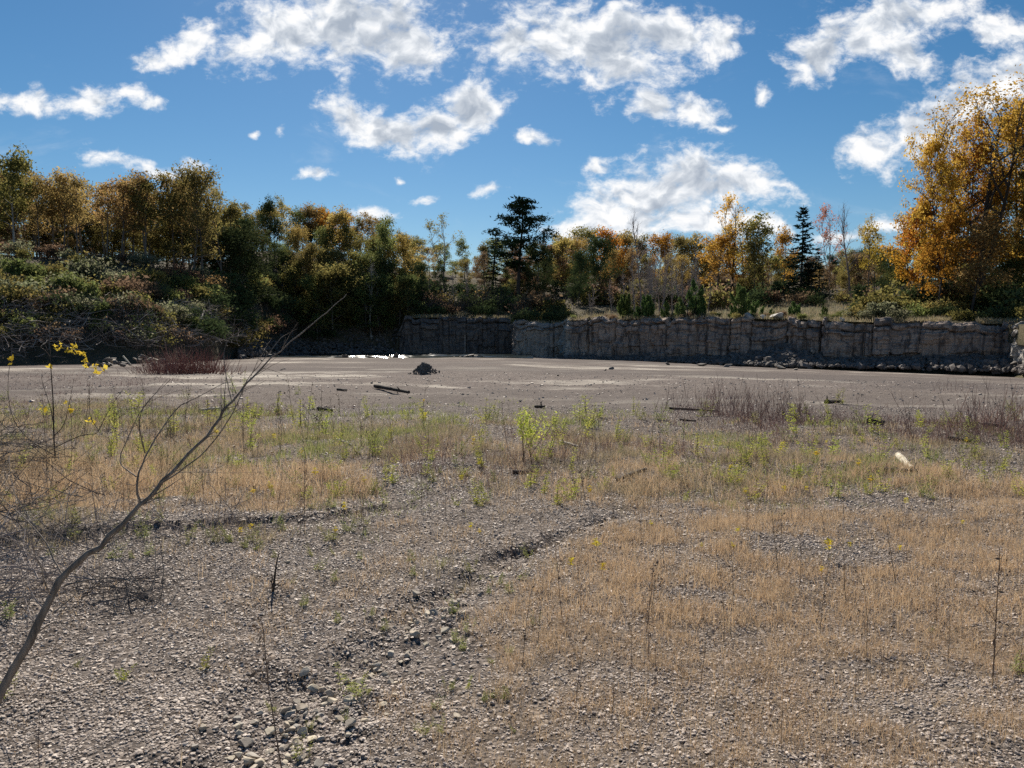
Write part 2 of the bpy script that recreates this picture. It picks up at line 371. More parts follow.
L = {
 'gold':   leafmat('gold leaves', [(0.46,0.29,0.05),(0.56,0.38,0.07),(0.38,0.26,0.06),(0.52,0.3,0.045)]),
 'ochre':  leafmat('ochre leaves', [(.33,.25,.08),(.40,.31,.10),(.27,.21,.075),(.36,.24,.07)]),
 'orange': leafmat('orange leaves', [(0.42,0.19,0.03),(0.48,0.24,0.035),(0.34,0.15,0.03),(0.45,0.28,0.06)]),
 'russet': leafmat('russet leaves', [(0.3,0.2,0.08),(0.36,0.25,0.095),(0.23,0.155,0.07),(0.31,0.23,0.1)]),
 'olive':  leafmat('olive leaves', [(0.18,0.165,0.06),(0.235,0.2,0.065),(0.145,0.14,0.05),(0.28,0.22,0.07)]),
 'green':  leafmat('green leaves', [(0.14,0.17,0.06),(0.185,0.21,0.07),(0.11,0.14,0.05),(0.22,0.215,0.075)]),
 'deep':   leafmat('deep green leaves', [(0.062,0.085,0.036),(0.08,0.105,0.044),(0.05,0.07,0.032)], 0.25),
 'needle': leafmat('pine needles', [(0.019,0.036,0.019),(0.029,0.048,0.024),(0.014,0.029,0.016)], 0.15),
 'spruce': leafmat('spruce needles', [(0.021,0.044,0.034),(0.031,0.057,0.042),(0.016,0.034,0.026)], 0.15),
 'juniper':leafmat('juniper sprays', [(0.1,0.15,0.05),(0.13,0.18,0.06),(0.075,0.12,0.04)], 0.3),
 'pale':   leafmat('pale shrub leaves', [(0.21,0.21,0.135),(0.17,0.19,0.1),(0.26,0.245,0.17),(0.14,0.16,0.08)]),
 'brown':  leafmat('brown shrub leaves', [(0.17,0.115,0.08),(0.22,0.145,0.09),(0.13,0.09,0.065)]),
 'red':    leafmat('red shrub leaves', [(0.2,0.07,0.05),(0.15,0.06,0.04),(0.24,0.1,0.06)]),
 'pink':   leafmat('pinkish leaves', [(0.416,0.195,0.130),(0.338,0.156,0.117)]),
 'yellow': leafmat('yellow leaves', [(0.62,0.52,0.05),(0.68,0.58,0.08),(0.55,0.42,0.04)], 0.45, 0.2),
 'lime':   leafmat('yellow green leaves', [(0.46,0.48,0.09),(0.34,0.4,0.08),(0.56,0.54,0.1),(0.26,0.32,0.08)], 0.45, 0.3),
 'weed':   leafmat('weed leaves', [(0.34,0.36,0.13),(0.26,0.31,0.1),(0.42,0.4,0.16),(0.2,0.25,0.09)], 0.4, 0.3),
 'straw':  leafmat('dry straw', [(0.62,0.47,0.3),(0.54,0.39,0.23),(0.7,0.56,0.37),(0.44,0.32,0.19)], 0.35, 0.2),
 'sedge':  leafmat('dull sedge', [(0.46,0.38,0.25),(0.36,0.31,0.18),(0.54,0.45,0.31),(0.28,0.27,0.13)], 0.3, 0.2),
 'stem':   leafmat('dry dark stems', [(0.13,0.095,0.075),(0.19,0.14,0.105),(0.09,0.066,0.052)], 0.0, 0.3),
 'rust':   leafmat('rusty stems', [(0.26,0.165,0.145),(0.31,0.2,0.165),(0.19,0.12,0.11)], 0.1, 0.3),
}
BARK = woodmat('grey bark', (.10,.085,.075), (.17,.15,.135)); BARKD = woodmat('dark bark', (.035,.028,.024), (.07,.058,.05))
BARKP = woodmat('pale bark', (.26,.24,.22), (.38,.36,.33)); TWIG = woodmat('grey twigs', (.22,.185,.17), (.32,.275,.255))
DOG = woodmat('red stems', (.15,.062,.055), (.23,.115,.095)); SAPB = woodmat('sapling bark', (.13,.105,.085), (.25,.21,.175), 30, 0.15)
DRIFT = woodmat('weathered wood', (.22,.20,.18), (.36,.33,.30)); PALEW = woodmat('bleached wood', (.34,.29,.21), (.66,.60,.49))
PEB = stonemat('gravel stones', [(.30,.255,.225),(.50,.43,.375),(.38,.325,.285),(.70,.61,.53),(.22,.19,.175),(.58,.49,.42)], 40, 0.65, True, 0.25)
ROCK = stonemat('limestone chunks', [(.50,.44,.35),(.36,.33,.29),(.60,.53,.41),(.44,.39,.32),(.30,.285,.26)], 14, isl=False)
RUB = stonemat('dark rubble', [(.125,.112,.105),(.18,.16,.15),(.09,.083,.08),(.23,.205,.185)], 3)
WHITER = stonemat('white boulders', [(.55,.53,.50),(.42,.41,.39),(.62,.60,.56)], 3, isl=False)

def ground_material():
    m, b = newmat('quarry ground')
    gi = b.new('ShaderNodeNewGeometry'); P = gi.outputs['Position']
    dry = b.new('ShaderNodeAttribute', attribute_name='dry').outputs['Fac']
    farf = b.new('ShaderNodeAttribute', attribute_name='far').outputs['Fac']
    wet = b.new('ShaderNodeAttribute', attribute_name='wet').outputs['Fac']
    v1 = b.new('ShaderNodeTexVoronoi', {'Vector': P, 'Scale': 46.0, 'Randomness': 1.0})
    v2 = b.new('ShaderNodeTexVoronoi', {'Vector': P, 'Scale': 11.0, 'Randomness': 1.0})
    s1 = b.new('ShaderNodeSeparateColor', {0: v1.outputs['Color']}); s2 = b.new('ShaderNodeSeparateColor', {0: v2.outputs['Color']})
    st1 = b.ramp(s1.outputs[0], [(0, (.05,.042,.038)), (.5, (.10,.085,.076)), (.85, (.21,.18,.16)), (1, (.38,.33,.29))])
    st2 = b.ramp(s2.outputs[0], [(0, (.105,.088,.082)), (.6, (.15,.128,.118)), (1, (.22,.19,.172))])
    fine = b.mix(farf, st1, st2)
    big = b.noise(P, 0.35, 6, 0.6)
    soil = b.mix(b.remap(b.noise(P, 2.2, 5, 0.6), 0.35, 0.65), (.16,.122,.088), (.26,.205,.15))
    c = b.mix(b.math('MULTIPLY', dry, b.remap(b.noise(P, 9.0, 4, 0.6), 0.3, 0.7, 0.1, 0.5)), fine, soil)
    # wide drying stains and pale lime crusts on the open floor
    vs = b.vmath('MULTIPLY', P, (0.5, 1.0, 1.0))
    w = b.remap(b.noise(vs, 0.13, 4, 0.5, 0.8), 0.50, 0.60)
    w2 = b.remap(b.noise(vs, 0.55, 5, 0.6, 0.3), 0.38, 0.58)
    c = b.mix(b.math('MULTIPLY', b.math('MULTIPLY', b.math('MULTIPLY', w, w2), farf), 0.85), c, (.50,.46,.40))
    dk = b.remap(b.noise(b.vmath('ADD', vs, (37, 11, 0)), 0.075, 4, 0.5, 0.6), 0.42, 0.58)
    c = b.mix(b.math('MULTIPLY', b.math('MULTIPLY', dk, farf), 0.65), c, (.10,.088,.085))
    c = b.mix(b.math('MULTIPLY', wet, 0.8), c, (.06,.052,.045))
    c = b.mix(b.remap(big, 0.3, 0.75, 0.0, 0.35), c, (.15,.13,.115))
    h = b.math('ADD', b.math('MULTIPLY', v1.outputs['Distance'], -0.02), b.math('MULTIPLY', b.noise(P, 3.0, 7, 0.7), b.math('MULTIPLY_ADD', farf, -0.05, 0.10)))
    h = b.math('ADD', h, b.math('MULTIPLY', b.math('MULTIPLY', v2.outputs['Distance'], -0.035), farf))
    bp = b.new('ShaderNodeBump', {'Strength': 0.55, 'Distance': 1.0, 'Height': h})
    p = b.new('ShaderNodeBsdfPrincipled', {'Base Color': c, 'Roughness': 0.9, 'Normal': bp.outputs[0]})
    p.inputs['Specular IOR Level'].default_value = 0.02
    b.l.new(p.outputs[0], b.new('ShaderNodeOutputMaterial').inputs[0]); return m
def cliff_material():
    m, b = newmat('quarried limestone')
    P = b.new('ShaderNodeNewGeometry').outputs['Position']
    vs = b.vmath('MULTIPLY', P, (1.0, 1.0, 0.13))
    streak = b.noise(vs, 2.0, 7, 0.62, 0.4); blot = b.noise(P, 0.45, 6, 0.6)
    bed = b.noise(b.vmath('MULTIPLY', P, (0.25, 0.25, 2.6)), 1.0, 5, 0.6)
    c = b.mix(b.remap(blot, 0.35, 0.65), (.46,.345,.27), (.31,.25,.215))
    c = b.mix(b.remap(bed, 0.50, 0.62, 0, 0.7), c, (.15,.135,.13))
    c = b.mix(b.remap(streak, 0.47, 0.62, 0, 0.85), c, (.075,.067,.066))
    c = b.mix(b.remap(b.noise(P, 0.8, 4, 0.5), 0.62, 0.75, 0, 0.45), c, (.34,.23,.15))
    c = b.mix(b.new('ShaderNodeAttribute', attribute_name='lit_pale').outputs['Fac'], c, b.mix(b.remap(b.noise(P, 2.5, 5, 0.6), 0.35, 0.65), (.30,.28,.25), (.56,.53,.48)))
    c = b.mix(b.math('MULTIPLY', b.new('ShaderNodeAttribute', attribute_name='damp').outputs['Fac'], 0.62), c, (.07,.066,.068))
    vo = b.new('ShaderNodeTexVoronoi', {'Vector': P, 'Scale': 2.2}, feature='DISTANCE_TO_EDGE')
    h = b.math('ADD', b.math('MULTIPLY', b.noise(P, 1.3, 8, 0.62), 0.45), b.math('MULTIPLY', b.remap(vo.outputs['Distance'], 0.0, 0.06), 0.08))
    bp = b.new('ShaderNodeBump', {'Strength': 0.6, 'Distance': 1.0, 'Height': h})
    p = b.new('ShaderNodeBsdfPrincipled', {'Base Color': c, 'Roughness': 0.9, 'Normal': bp.outputs[0]})
    p.inputs['Specular IOR Level'].default_value = 0.2
    b.l.new(p.outputs[0], b.new('ShaderNodeOutputMaterial').inputs[0]); return m
def hill_material():
    m, b = newmat('hillside soil and litter')
    P = b.new('ShaderNodeNewGeometry').outputs['Position']
    f = b.noise(P, 0.5, 7, 0.62); g = b.noise(P, 3.0, 6, 0.65)
    mead = b.new('ShaderNodeAttribute', attribute_name='meadow').outputs['Fac']
    c = b.mix(b.remap(f, 0.35, 0.65), (.075,.062,.042), (.13,.105,.075))
    c = b.mix(b.remap(g, 0.45, 0.65, 0, 0.6), c, (.06,.065,.03))
    gr = b.mix(b.remap(g, 0.35, 0.65), (.15,.125,.065), (.095,.10,.042))
    c = b.mix(mead, c, gr)
    bp = b.new('ShaderNodeBump', {'Strength': 0.8, 'Distance': 0.6, 'Height': g})
    p = b.new('ShaderNodeBsdfPrincipled', {'Base Color': c, 'Roughness': 0.95, 'Normal': bp.outputs[0]})
    p.inputs['Specular IOR Level'].default_value = 0.1
    b.l.new(p.outputs[0], b.new('ShaderNodeOutputMaterial').inputs[0]); return m
def water_material():
    m, b = newmat('pond water')
    p = b.new('ShaderNodeBsdfPrincipled', {'Base Color': (.02, .028, .028, 1), 'Roughness': 0.09, 'IOR': 1.333})
    b.l.new(p.outputs[0], b.new('ShaderNodeOutputMaterial').inputs[0]); return m
GROUND, CLIFF, HILL, WATER = ground_material(), cliff_material(), hill_material(), water_material()

# ------------------------------------------------------------------ where the dry grass grows (by plan position)
def ell(px, py, lst):
    m = np.zeros(np.shape(px))
    for (cx, cy, rx, ry, w) in lst:
        m = np.maximum(m, w*(1-sst(0.55, 1.15, np.hypot((px-cx)/rx, (py-cy)/ry))))
    return m
def dry_mask(x, y):
    px, py = proj(x, y, g0(x, y))
    lim = np.interp(py, [505, 520, 553, 590, 620, 650, 700, 768, 900], [640, 590, 530, 492, 470, 455, 430, 395, 350])
    right = sst(-25, 45, px-lim+(fbm(x*1.4, y*1.4, 88, 3)-0.5)*120)*sst(498, 530, py)
    patch = sst(0.38, 0.56, fbm(x*0.85, y*0.85, 61, 4)+0.10*(1-sst(600, 740, py))-0.02*sst(680, 760, py))
    m = right*(0.10+0.90*patch)
    left = ell(px, py, [(120, 492, 260, 34, 1.0), (-120, 490, 300, 60, 0.9), (300, 488, 90, 26, 0.85)])
    mid = ell(px, py, [(640, 488, 120, 26, 0.5), (900, 495, 220, 38, 0.85), (760, 510, 150, 20, .5), (480, 470, 120, 30, .22), (700, 450, 420, 30, 0.2), (150, 440, 220, 30, 0.3)])
    m = np.maximum(m, np.maximum(left, mid)*(0.25+0.75*sst(0.36, 0.52, fbm(x*0.6, y*0.6, 63, 4))))
    m = np.maximum(m, ell(px, py, [(330, 590, 170, 50, .30), (470, 530, 110, 40, .34), (150, 640, 200, 60, .20), (420, 720, 60, 60, .4), (560, 470, 260, 40, .3)])*sst(.40, .56, fbm(x*1.3, y*1.3, 67, 4)))
    return np.maximum(m, 0.06*(py > 420))
def build_ground():
    rr = np.concatenate([[0.0], np.geomspace(0.6, 170, 640), np.geomspace(175, 2500, 26)])
    th = np.concatenate([np.linspace(-180, -62, 40)[:-1], np.linspace(-62, 62, 420), np.linspace(62, 180, 40)[1:-1]])
    T, RR = np.meshgrid(R(1)*th, rr); x = RR*np.sin(T); y = RR*np.cos(T)
    z = gz(x, y)
    far_t = sst(14, 34, y+(fbm(x*0.15, y*0.15, 14, 3)-0.5)*14)*np.ones_like(x)
    px = 512+F*x/np.maximum(y, 1)
    wet = sst(-3, 2, y-dshore(px))*(y > 90)*(np.abs(x) < 90)
    z = np.where((y > 95) & (y-dbase(px) > 6), z-3.0, z)
    n, k = x.shape; i = np.arange(n-1)[:, None]*k; j = np.arange(k)[None]; j2 = (j+1) % k
    Fq = np.stack([i+j, i+k+j, i+k+j2, i+j2], -1).reshape(-1, 4)
    o = mk('ground', np.stack([x, y, z], -1), [Fq], GROUND, smooth=True, attr={'dry': dry_mask(x, np.maximum(y, 0.5)).ravel(), 'far': far_t.ravel(), 'wet': wet.ravel()})
    tag(o, 'gravelly quarry floor with dry grass and pale lime stains', 'ground', kind='structure')
build_ground()
def build_hills():
    pxs = np.concatenate([np.arange(-600, 380, 6), np.arange(380, 584, 2), np.arange(584, 1400, 5)]).astype(float)
    ts = np.concatenate([np.linspace(0, 10, 26)[:-1], np.linspace(10, 60, 56)[:-1], np.linspace(60, 160, 12)])
    Pm, Tm = np.meshgrid(pxs, ts); y = dbase(Pm)+Tm; x = (Pm-512)/F*y; z = hz(Pm, Tm)
    clf = (Pm > 398) & (Tm < 0.01); y = np.where(clf, y+1.3, y)
    mead = sst(560, 600, Pm)*(1-sst(36, 50, Tm+(Pm < 720)*22))*(1-sst(880, 930, Pm))*(0.35+0.65*sst(0.4, 0.6, fbm(x*0.2, y*0.2, 8, 3)))+0.25*(1-sst(4, 9, Tm))*(Pm > 400)
    x = np.vstack([x[:1], x]); y = np.vstack([y[:1], y]); z = np.vstack([z[:1]-2.0, z]); mead = np.vstack([mead[:1], mead])
    n, k = x.shape; i = np.arange(n-1)[:, None]*k; j = np.arange(k-1)[None]
    Fq = np.stack([i+j, i+j+1, i+k+j+1, i+k+j], -1).reshape(-1, 4)
    tag(mk('hillside', np.stack([x, y, z], -1), [Fq], HILL, smooth=True, attr={'meadow': np.clip(mead, 0, 1).ravel()}), 'overgrown hillside rising behind the quarry floor', 'hillside', kind='structure')
build_hills()

# ------------------------------------------------------------------ cliff
def build_cliff():
    r = np.random.default_rng(5)
    K = [(397,142),(400,131.2),(460,131),(514,130.5),(516.5,120.5),(540,119.6),(562,119.4),(567.5,114.5),(590,112),(620,109),(700,99),(780,93),(860,87),(940,82),(1012,78.5),(1036,70.5),(1130,63),(1400,47.5)]
    P = np.array([((p-512)/F*d, d) for p, d in K]); seg = np.r_[0, np.cumsum(np.hypot(*np.diff(P, axis=0).T))]
    s = np.arange(0, seg[-1], 0.16); X = np.interp(s, seg, P[:, 0]); Y = np.interp(s, seg, P[:, 1])
    tx, ty = np.gradient(X), np.gradient(Y)
    ks = np.ones(9)/9; tx = np.convolve(np.pad(tx, 4, 'edge'), ks, 'valid'); ty = np.convolve(np.pad(ty, 4, 'edge'), ks, 'valid')
    ln = np.hypot(tx, ty); nx, ny = ty/ln, -tx/ln                        # out of the rock, towards the floor
    px = 512+F*X/Y; top = hz(px, 0.0*px)
    # vertical joints
    J = np.cumsum(r.choice([0.7, 1.1, 1.6, 2.4, 3.6], 260)*r.uniform(0.7, 1.3, 260)); J = J[J < s[-1]]
    ci = np.searchsorted(J, s); coff = r.normal(0, 0.20, len(J)+1)[ci]; ctop = np.clip(r.normal(0, 0.22, len(J)+1), -0.5, 0.35)[ci]
    jd = np.min(np.abs(s[:, None]-J[None]), axis=1); jdep = r.uniform(0.1, 1.0, len(J))**2.4*1.4; jdp = jdep[np.argmin(np.abs(s[:, None]-J[None]), axis=1)]
    ctop = ctop*np.where((px > 514) & (px < 563), .3, 1); top = top+ctop+(fbm(s*0.8, s*0, 7, 3)-0.5)*0.7+0.1
    nz = 46; v = np.linspace(0, 1, nz)
    base = gz(X, Y)-0.8
    Z = base[None]+(top-base)[None]*v[:, None]
    rel = top[None]-Z                                                   # depth below the rim
    beds = np.array([0.0, 0.75, 1.15, 1.9, 2.3, 3.3, 3.9, 5.0, 7.5]); bi = np.clip(np.searchsorted(beds, rel+(fbm(s*0.15, s*0, 2, 2)-0.5)[None]*0.8)-1, 0, 7)
    boff = r.normal(0, 0.17, (8, len(J)+1))[bi, ci[None]]
    SS = np.broadcast_to(s, Z.shape)
    disp = coff[None]+boff+(fbm(SS*0.45, Z*0.45, 12, 4)-0.5)*1.0+(fbm(SS*1.9, Z*1.5, 13, 4)-0.5)*0.5
    disp = disp-(jdp[None]*1.1*(1-.75*(px < 515))[None])*np.exp(-(jd[None]/0.11)**2)*sst(0.0, 0.4, fbm(SS*0.3, Z*0.6, 18, 2))
    disp = disp-0.5*np.exp(-((rel-0.8-(fbm(s*0.2, s*0, 5, 2)-0.5)[None]*0.5)/0.10)**2)
    disp = disp-0.10*rel*-1*0.35-0.35*(1-sst(0, 0.35, rel))
    VX = X[None]+nx[None]*disp; VY = Y[None]+ny[None]*disp
    # rim strip running back over the hill
    for back, dz in ((0.5, 0.05), (1.2, 0.03), (2.2, -0.35)):
        VX = np.vstack([VX, X-nx*back]); VY = np.vstack([VY, Y-ny*back]); Z = np.vstack([Z, top+dz+(r.normal(size=len(s))*0.05)])
    lit_pale = np.broadcast_to(sst(1012, 1020, px)*0.9+0.35*sst(516, 520, px)*(1-sst(560, 562.5, px))+0.75*sst(561.5, 563, px)*(1-sst(567, 573, px)), Z.shape)  # sunlight painted into the corner's side face; block and right end just paler
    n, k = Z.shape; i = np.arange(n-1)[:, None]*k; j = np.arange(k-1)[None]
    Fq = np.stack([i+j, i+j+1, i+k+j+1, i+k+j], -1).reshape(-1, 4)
    tag(mk('cliff', np.stack([VX, VY, Z], -1), [Fq], CLIFF, attr={'lit_pale': lit_pale.ravel(), 'damp': np.broadcast_to(1-sst(514.5, 517, px)*0.9+sst(780, 1000, px)*0.25, Z.shape).ravel()}), 'shaded grey quarry face of jointed limestone across the back of the floor', 'cliff', kind='structure')
build_cliff()
# ------------------------------------------------------------------ pond
def build_water():
    r = np.random.default_rng(2)
    xs = np.arange(-62, 3, 0.16); ys = np.arange(104, 136, 0.16); X, Y = np.meshgrid(xs, ys); Z = np.zeros_like(X)
    for k in range(26):
        lam = r.uniform(0.5, 1.7); th = R(r.normal(97, 9)); am = 0.035*lam*r.uniform(0.4, 1.0)
        Z += am*0.42*np.sin(2*PI/lam*(X*np.cos(th)+Y*np.sin(th))+r.uniform(0, 6.3))
    Z *= 0.35+0.9*sst(0.35, 0.65, fbm(X*0.10, Y*0.10, 4, 3))
    n, k = X.shape; i = np.arange(n-1)[:, None]*k; j = np.arange(k-1)[None]
    Fq = np.stack([i+j, i+j+1, i+k+j+1, i+k+j], -1).reshape(-1, 4)
    tag(mk('water', np.stack([X, Y, Z+WATER_Z], -1), [Fq], WATER, smooth=True), 'narrow rippled pond glittering below the shaded bank', 'water', kind='structure')
build_water()
# ------------------------------------------------------------------ tree builders (each returns trunk mesh, crown mesh)
def wander(r, p, d, L, n, amp, grav=0.0):
    P = [np.array(p, float)]; d = np.array(d, float)
    for k in range(n):
        d = d+r.normal(size=3)*amp+np.array((0, 0, grav)); d /= np.linalg.norm(d)
        P.append(P[-1]+d*L/n)
    return np.array(P)
def tree_meshes(seed, H=12.0, cb=0.3, spread=0.27, limbs=15, subs=6, leaves=22, leaf=0.15, sig=0.045, r0=0.013, elev=(20, 60), sub2=0, fork=1, top=0.93, dens_top=1.0, flat=0.7):
    r = np.random.default_rng(seed); T = MB(); cl = []
    trunks = []
    for f in range(fork):
        if f == 0: tr = wander(r, (0, 0, -0.3), (r.normal()*.03, r.normal()*.03, 1), H*top+0.3, 9, 0.045, 0.06)
        else:
            q = trunks[0][r.integers(2, 5)]; az = r.uniform(0, 2*PI)
            tr = wander(r, q, (math.cos(az)*.45, math.sin(az)*.45, 1), (H*top-q[2])*r.uniform(.8, .98), 7, 0.05, 0.12)
        trunks.append(tr); rad = H*r0*(1 if f == 0 else 0.6)*np.linspace(1, 0.14, len(tr)); 
        if f == 0: rad[0] *= 1.5
        T.tube(tr, rad, 7)
    for i in range(limbs):
        tr = trunks[i % fork]; h = cb+(0.98-cb)*((i+r.uniform(0, 1))/limbs)
        zz = h*H*top
        if zz < tr[0][2]: continue
        p = np.array([np.interp(zz, tr[:, 2], tr[:, a]) for a in range(3)])
        q = (h-cb)/(1-cb); prof = math.sqrt(max(0.02, 1-((q-0.38)/0.68)**2))
        Ln = spread*H*prof*r.uniform(0.65, 1.2); az = i*2.4+r.normal()*0.5; el = R(np.interp(q, [0, 1], elev)+r.normal()*9)
        lb = wander(r, p, (math.cos(az)*math.cos(el), math.sin(az)*math.cos(el), math.sin(el)), Ln, 5, 0.13, 0.05)
        lr = H*r0*0.42*(1.1-0.75*q); T.tube(lb, np.linspace(lr, lr*0.18, 6), 5)
        if r.random() < dens_top: cl.append(lb[-1])
        for k in range(subs):
            t = r.uniform(0.3, 1.0); m = min(int(t*5), 4); bp = lb[m]*(1-(t*5-m))+lb[m+1]*(t*5-m); d = (lb[m+1]-lb[m]); d = d/np.linalg.norm(d)+rdir(r, 1)[0]*0.75+np.array((0, 0, .2))
            sb = wander(r, bp, d/np.linalg.norm(d), Ln*r.uniform(0.25, 0.55), 3, 0.18, 0.04)
            T.tube(sb, np.linspace(lr*0.32, lr*0.1, 4), 3); cl += [sb[-1], sb[2]]
            for w in range(sub2):
                d2 = rdir(r, 1)[0]+(sb[-1]-sb[0])/np.linalg.norm(sb[-1]-sb[0])*1.2+np.array((0, 0, .35)); q0 = sb[r.integers(1, 4)]
                tw = wander(r, q0, d2/np.linalg.norm(d2), Ln*r.uniform(0.15, 0.35), 3, 0.2, 0.03); T.tube(tw, np.linspace(lr*0.15, lr*0.06, 4), 3); cl.append(tw[-1])
    tm = T.build('trunk', BARK, link=False, smooth=True)
    if leaves <= 0: return tm, None
    cl = np.array(cl); n = r.poisson(leaves, len(cl)); c = np.repeat(cl, n, 0)
    o = r.normal(size=c.shape)*sig*H*np.array((1, 1, flat)); c = c+o; c = c[c[:, 2] > 0.12*H]
    V, Fq = leafq(r, c, leaf)
    return tm, mk('crown', V, [Fq], L['green'], link=False)
def spruce_meshes(seed, H=12.0, base=0.22, whorls=26, gap=0.0):
    r = np.random.default_rng(seed); T = MB(); A = []; B = []; Cc = []
    T.tube(np.array([(0, 0, -.3), (0.05, 0, H*.5), (0, 0.03, H)]), [H*.014, H*.008, .015], 6)
    for w in range(whorls):
        h = (w+r.uniform(0, .6))/whorls; z = H*(0.06+0.93*h); nb = r.integers(5, 8)
        if r.random() < gap: continue
        for k in range(nb):
            az = r.uniform(0, 2*PI); Ln = H*(base*(1-h)**0.85+0.012)*r.uniform(0.6, 1.15); dr = np.interp(h, [0, .5, 1], [-.35, -.12, .5])
            bl = wander(r, (0, 0, z), (math.cos(az), math.sin(az), dr), Ln, 4, 0.08, 0.05); T.tube(bl, np.linspace(.035, .01, 5), 3)
            m = int(8+Ln*11); t = r.uniform(0.12, 1.02, m)*4; i = np.clip(t.astype(int), 0, 3); p = bl[i]+(bl[i+1]-bl[i])*(t-i)[:, None]
            side = np.cross((math.cos(az), math.sin(az), 0), (0, 0, 1))*1.0; sg = r.choice([-1, 1], m)[:, None]
            a = side*sg*r.uniform(.3, 1, (m, 1))+np.array((math.cos(az), math.sin(az), -.1))*r.uniform(.3, 1, (m, 1))+r.normal(size=(m, 3))*.25; a /= np.linalg.norm(a, axis=1, keepdims=True)
            b = np.cross(a, r.normal(size=(m, 3))*.5+np.array((0, 0, 1))); b /= np.linalg.norm(b, axis=1, keepdims=True); s = r.uniform(.14, .30, (m, 1))
            Cc.append(p+a*s*.6); A.append(a*s); B.append(b*s*.38)
    V, Fq = quads(np.concatenate(Cc), np.concatenate(A), np.concatenate(B))
    return T.build('trunk', BARKD, link=False), mk('crown', V, [Fq], L['spruce'], link=False)
def pine_meshes(seed, H=14.0):
    r = np.random.default_rng(seed); T = MB(); cs = []
    tr = wander(r, (0, 0, -.3), (0, 0, 1), H*.96, 8, .03, .1); T.tube(tr, H*.017*np.linspace(1, .15, 9), 7)
    for i in range(30):
        h = 0.34+0.64*i/29; p = np.array([np.interp(h*H*.96, tr[:, 2], tr[:, a]) for a in range(3)])
        az = i*2.4+r.normal()*.4; Ln = H*r.uniform(.10, .27)*min(1.0, (1.02-h)*1.9+.22) if h > .42 else H*r.uniform(.06, .2)
        lb = wander(r, p, (math.cos(az), math.sin(az), r.uniform(-.05, .30)), Ln, 5, .10, .06); T.tube(lb, np.linspace(.07, .02, 6), 4)
        for t in (2, 3, 4, 5, 5):
            c = lb[t]+r.normal(size=3)*np.array((.25, .25, .08)); n = 48; cs.append(c+r.normal(size=(n, 3))*np.array((.42, .42, .15))*(0.6+Ln/6))
    c = np.concatenate(cs); V, Fq = leafq(r, c, .19, .28, .35)
    return T.build('trunk', BARKD, link=False), mk('crown', V, [Fq], L['needle'], link=False)
def juniper_mesh(seed, H=2.5, w=0.28, n=2600):
    r = np.random.default_rng(seed); m = MB(); cs = []
    for k in range(16):
        h = r.beta(1.0, 1.6); az = r.uniform(0, 2*PI); q = w*H*(1-h)**.6*r.uniform(.3, .95); L_ = H*r.uniform(.16, .34); nn = n//16
        t = r.random(nn); c = np.stack([math.cos(az)*q*(1+t*.5), math.sin(az)*q*(1+t*.5), np.maximum(.03, h*H*.82+t*L_)], -1); cs.append(c+r.normal(size=c.shape)*H*.05*(1.15-t)[:, None])
    c = np.concatenate(cs); nn = len(c); out = c*np.array((1, 1, 0)); out /= np.linalg.norm(out, axis=1, keepdims=True)+1e-6
    a = out*.5+np.array((0, 0, 1.0))+r.normal(size=(nn, 3))*.4; a /= np.linalg.norm(a, axis=1, keepdims=True)
    b = np.cross(a, r.normal(size=(nn, 3))); b /= np.linalg.norm(b, axis=1, keepdims=True); s = H*.048*r.uniform(.5, 1.4, (nn, 1))
    V, Fq = quads(c, a*s, b*s*.4); m.add(V, Fq, 0); m.tube([(0, 0, -.1), (0, 0, H*.7)], [.04*H/2, .01], 4, 1)
    return m.build('juniper', [L['juniper'], BARKD], link=False)
def shrub_mesh(seed, H=2.0, W=1.6, lobes=9, n=1100, leaf=0.11, stems=14, flat=0.75, tips=0):
    r = np.random.default_rng(seed); m = MB(); cs = []
    for k in range(lobes):
        az = r.uniform(0, 2*PI); q = r.uniform(0, 1)**.6*W*.62; c = np.array((math.cos(az)*q, math.sin(az)*q, H*r.uniform(.3, .82)*(1-.35*q/W))); s = r.uniform(.16, .30)*W
        k2 = n//lobes; cs.append(c+r.normal(size=(k2, 3))*np.array((s, s, s*flat)))
        m.tube(wander(r, (math.cos(az)*.12*W, math.sin(az)*.12*W, -.15), c-np.array((0, 0, -.4)), np.linalg.norm(c)*1.25, 4, .12, .03), np.linspace(.028, .007, 5)*H/2, 4, 1)
    for k in range(stems):
        d = np.array((r.normal()*.5, r.normal()*.5, 1)); m.tube(wander(r, (0, 0, -.1), d/np.linalg.norm(d), H*r.uniform(.7, 1.15), 4, .1), np.linspace(.018, .005, 5)*H/2, 3, 1)
    c = np.concatenate(cs); c[:, 2] = np.abs(c[:, 2]); V, Fq = leafq(r, c, leaf, .6); m.add(V, Fq, 0)
    return m.build('shrub', [L['green'], BARK], link=False)
def stick_heap(seed, n, W, D, H, rl=(0.8, 3.2), rr=(.008, .035)):
    r = np.random.default_rng(seed); m = MB()
    for k in range(n):
        x, y = r.normal()*W*.4, r.normal()*D*.4; hh = H*math.exp(-(x/W)**2*2-(y/D)**2*2)*r.uniform(0, 1); d = rdir(r, 1)[0]; d[2] = abs(d[2])*.55; d /= np.linalg.norm(d)
        Ln = r.uniform(*rl); P = wander(r, np.array((x, y, hh))-d*Ln*.4, d, Ln, 5, .12); P[:, 2] = np.maximum(P[:, 2], -.1); rad = r.uniform(*rr); m.tube(P, np.linspace(rad, rad*.3, 6), 4)
        for q in range(r.integers(0, 3)):
            d2 = d+rdir(r, 1)[0]*.9; m.tube(wander(r, P[r.integers(1, 5)], d2/np.linalg.norm(d2), Ln*.4, 3, .15), np.linspace(rad*.4, rad*.15, 4), 3)
    return m
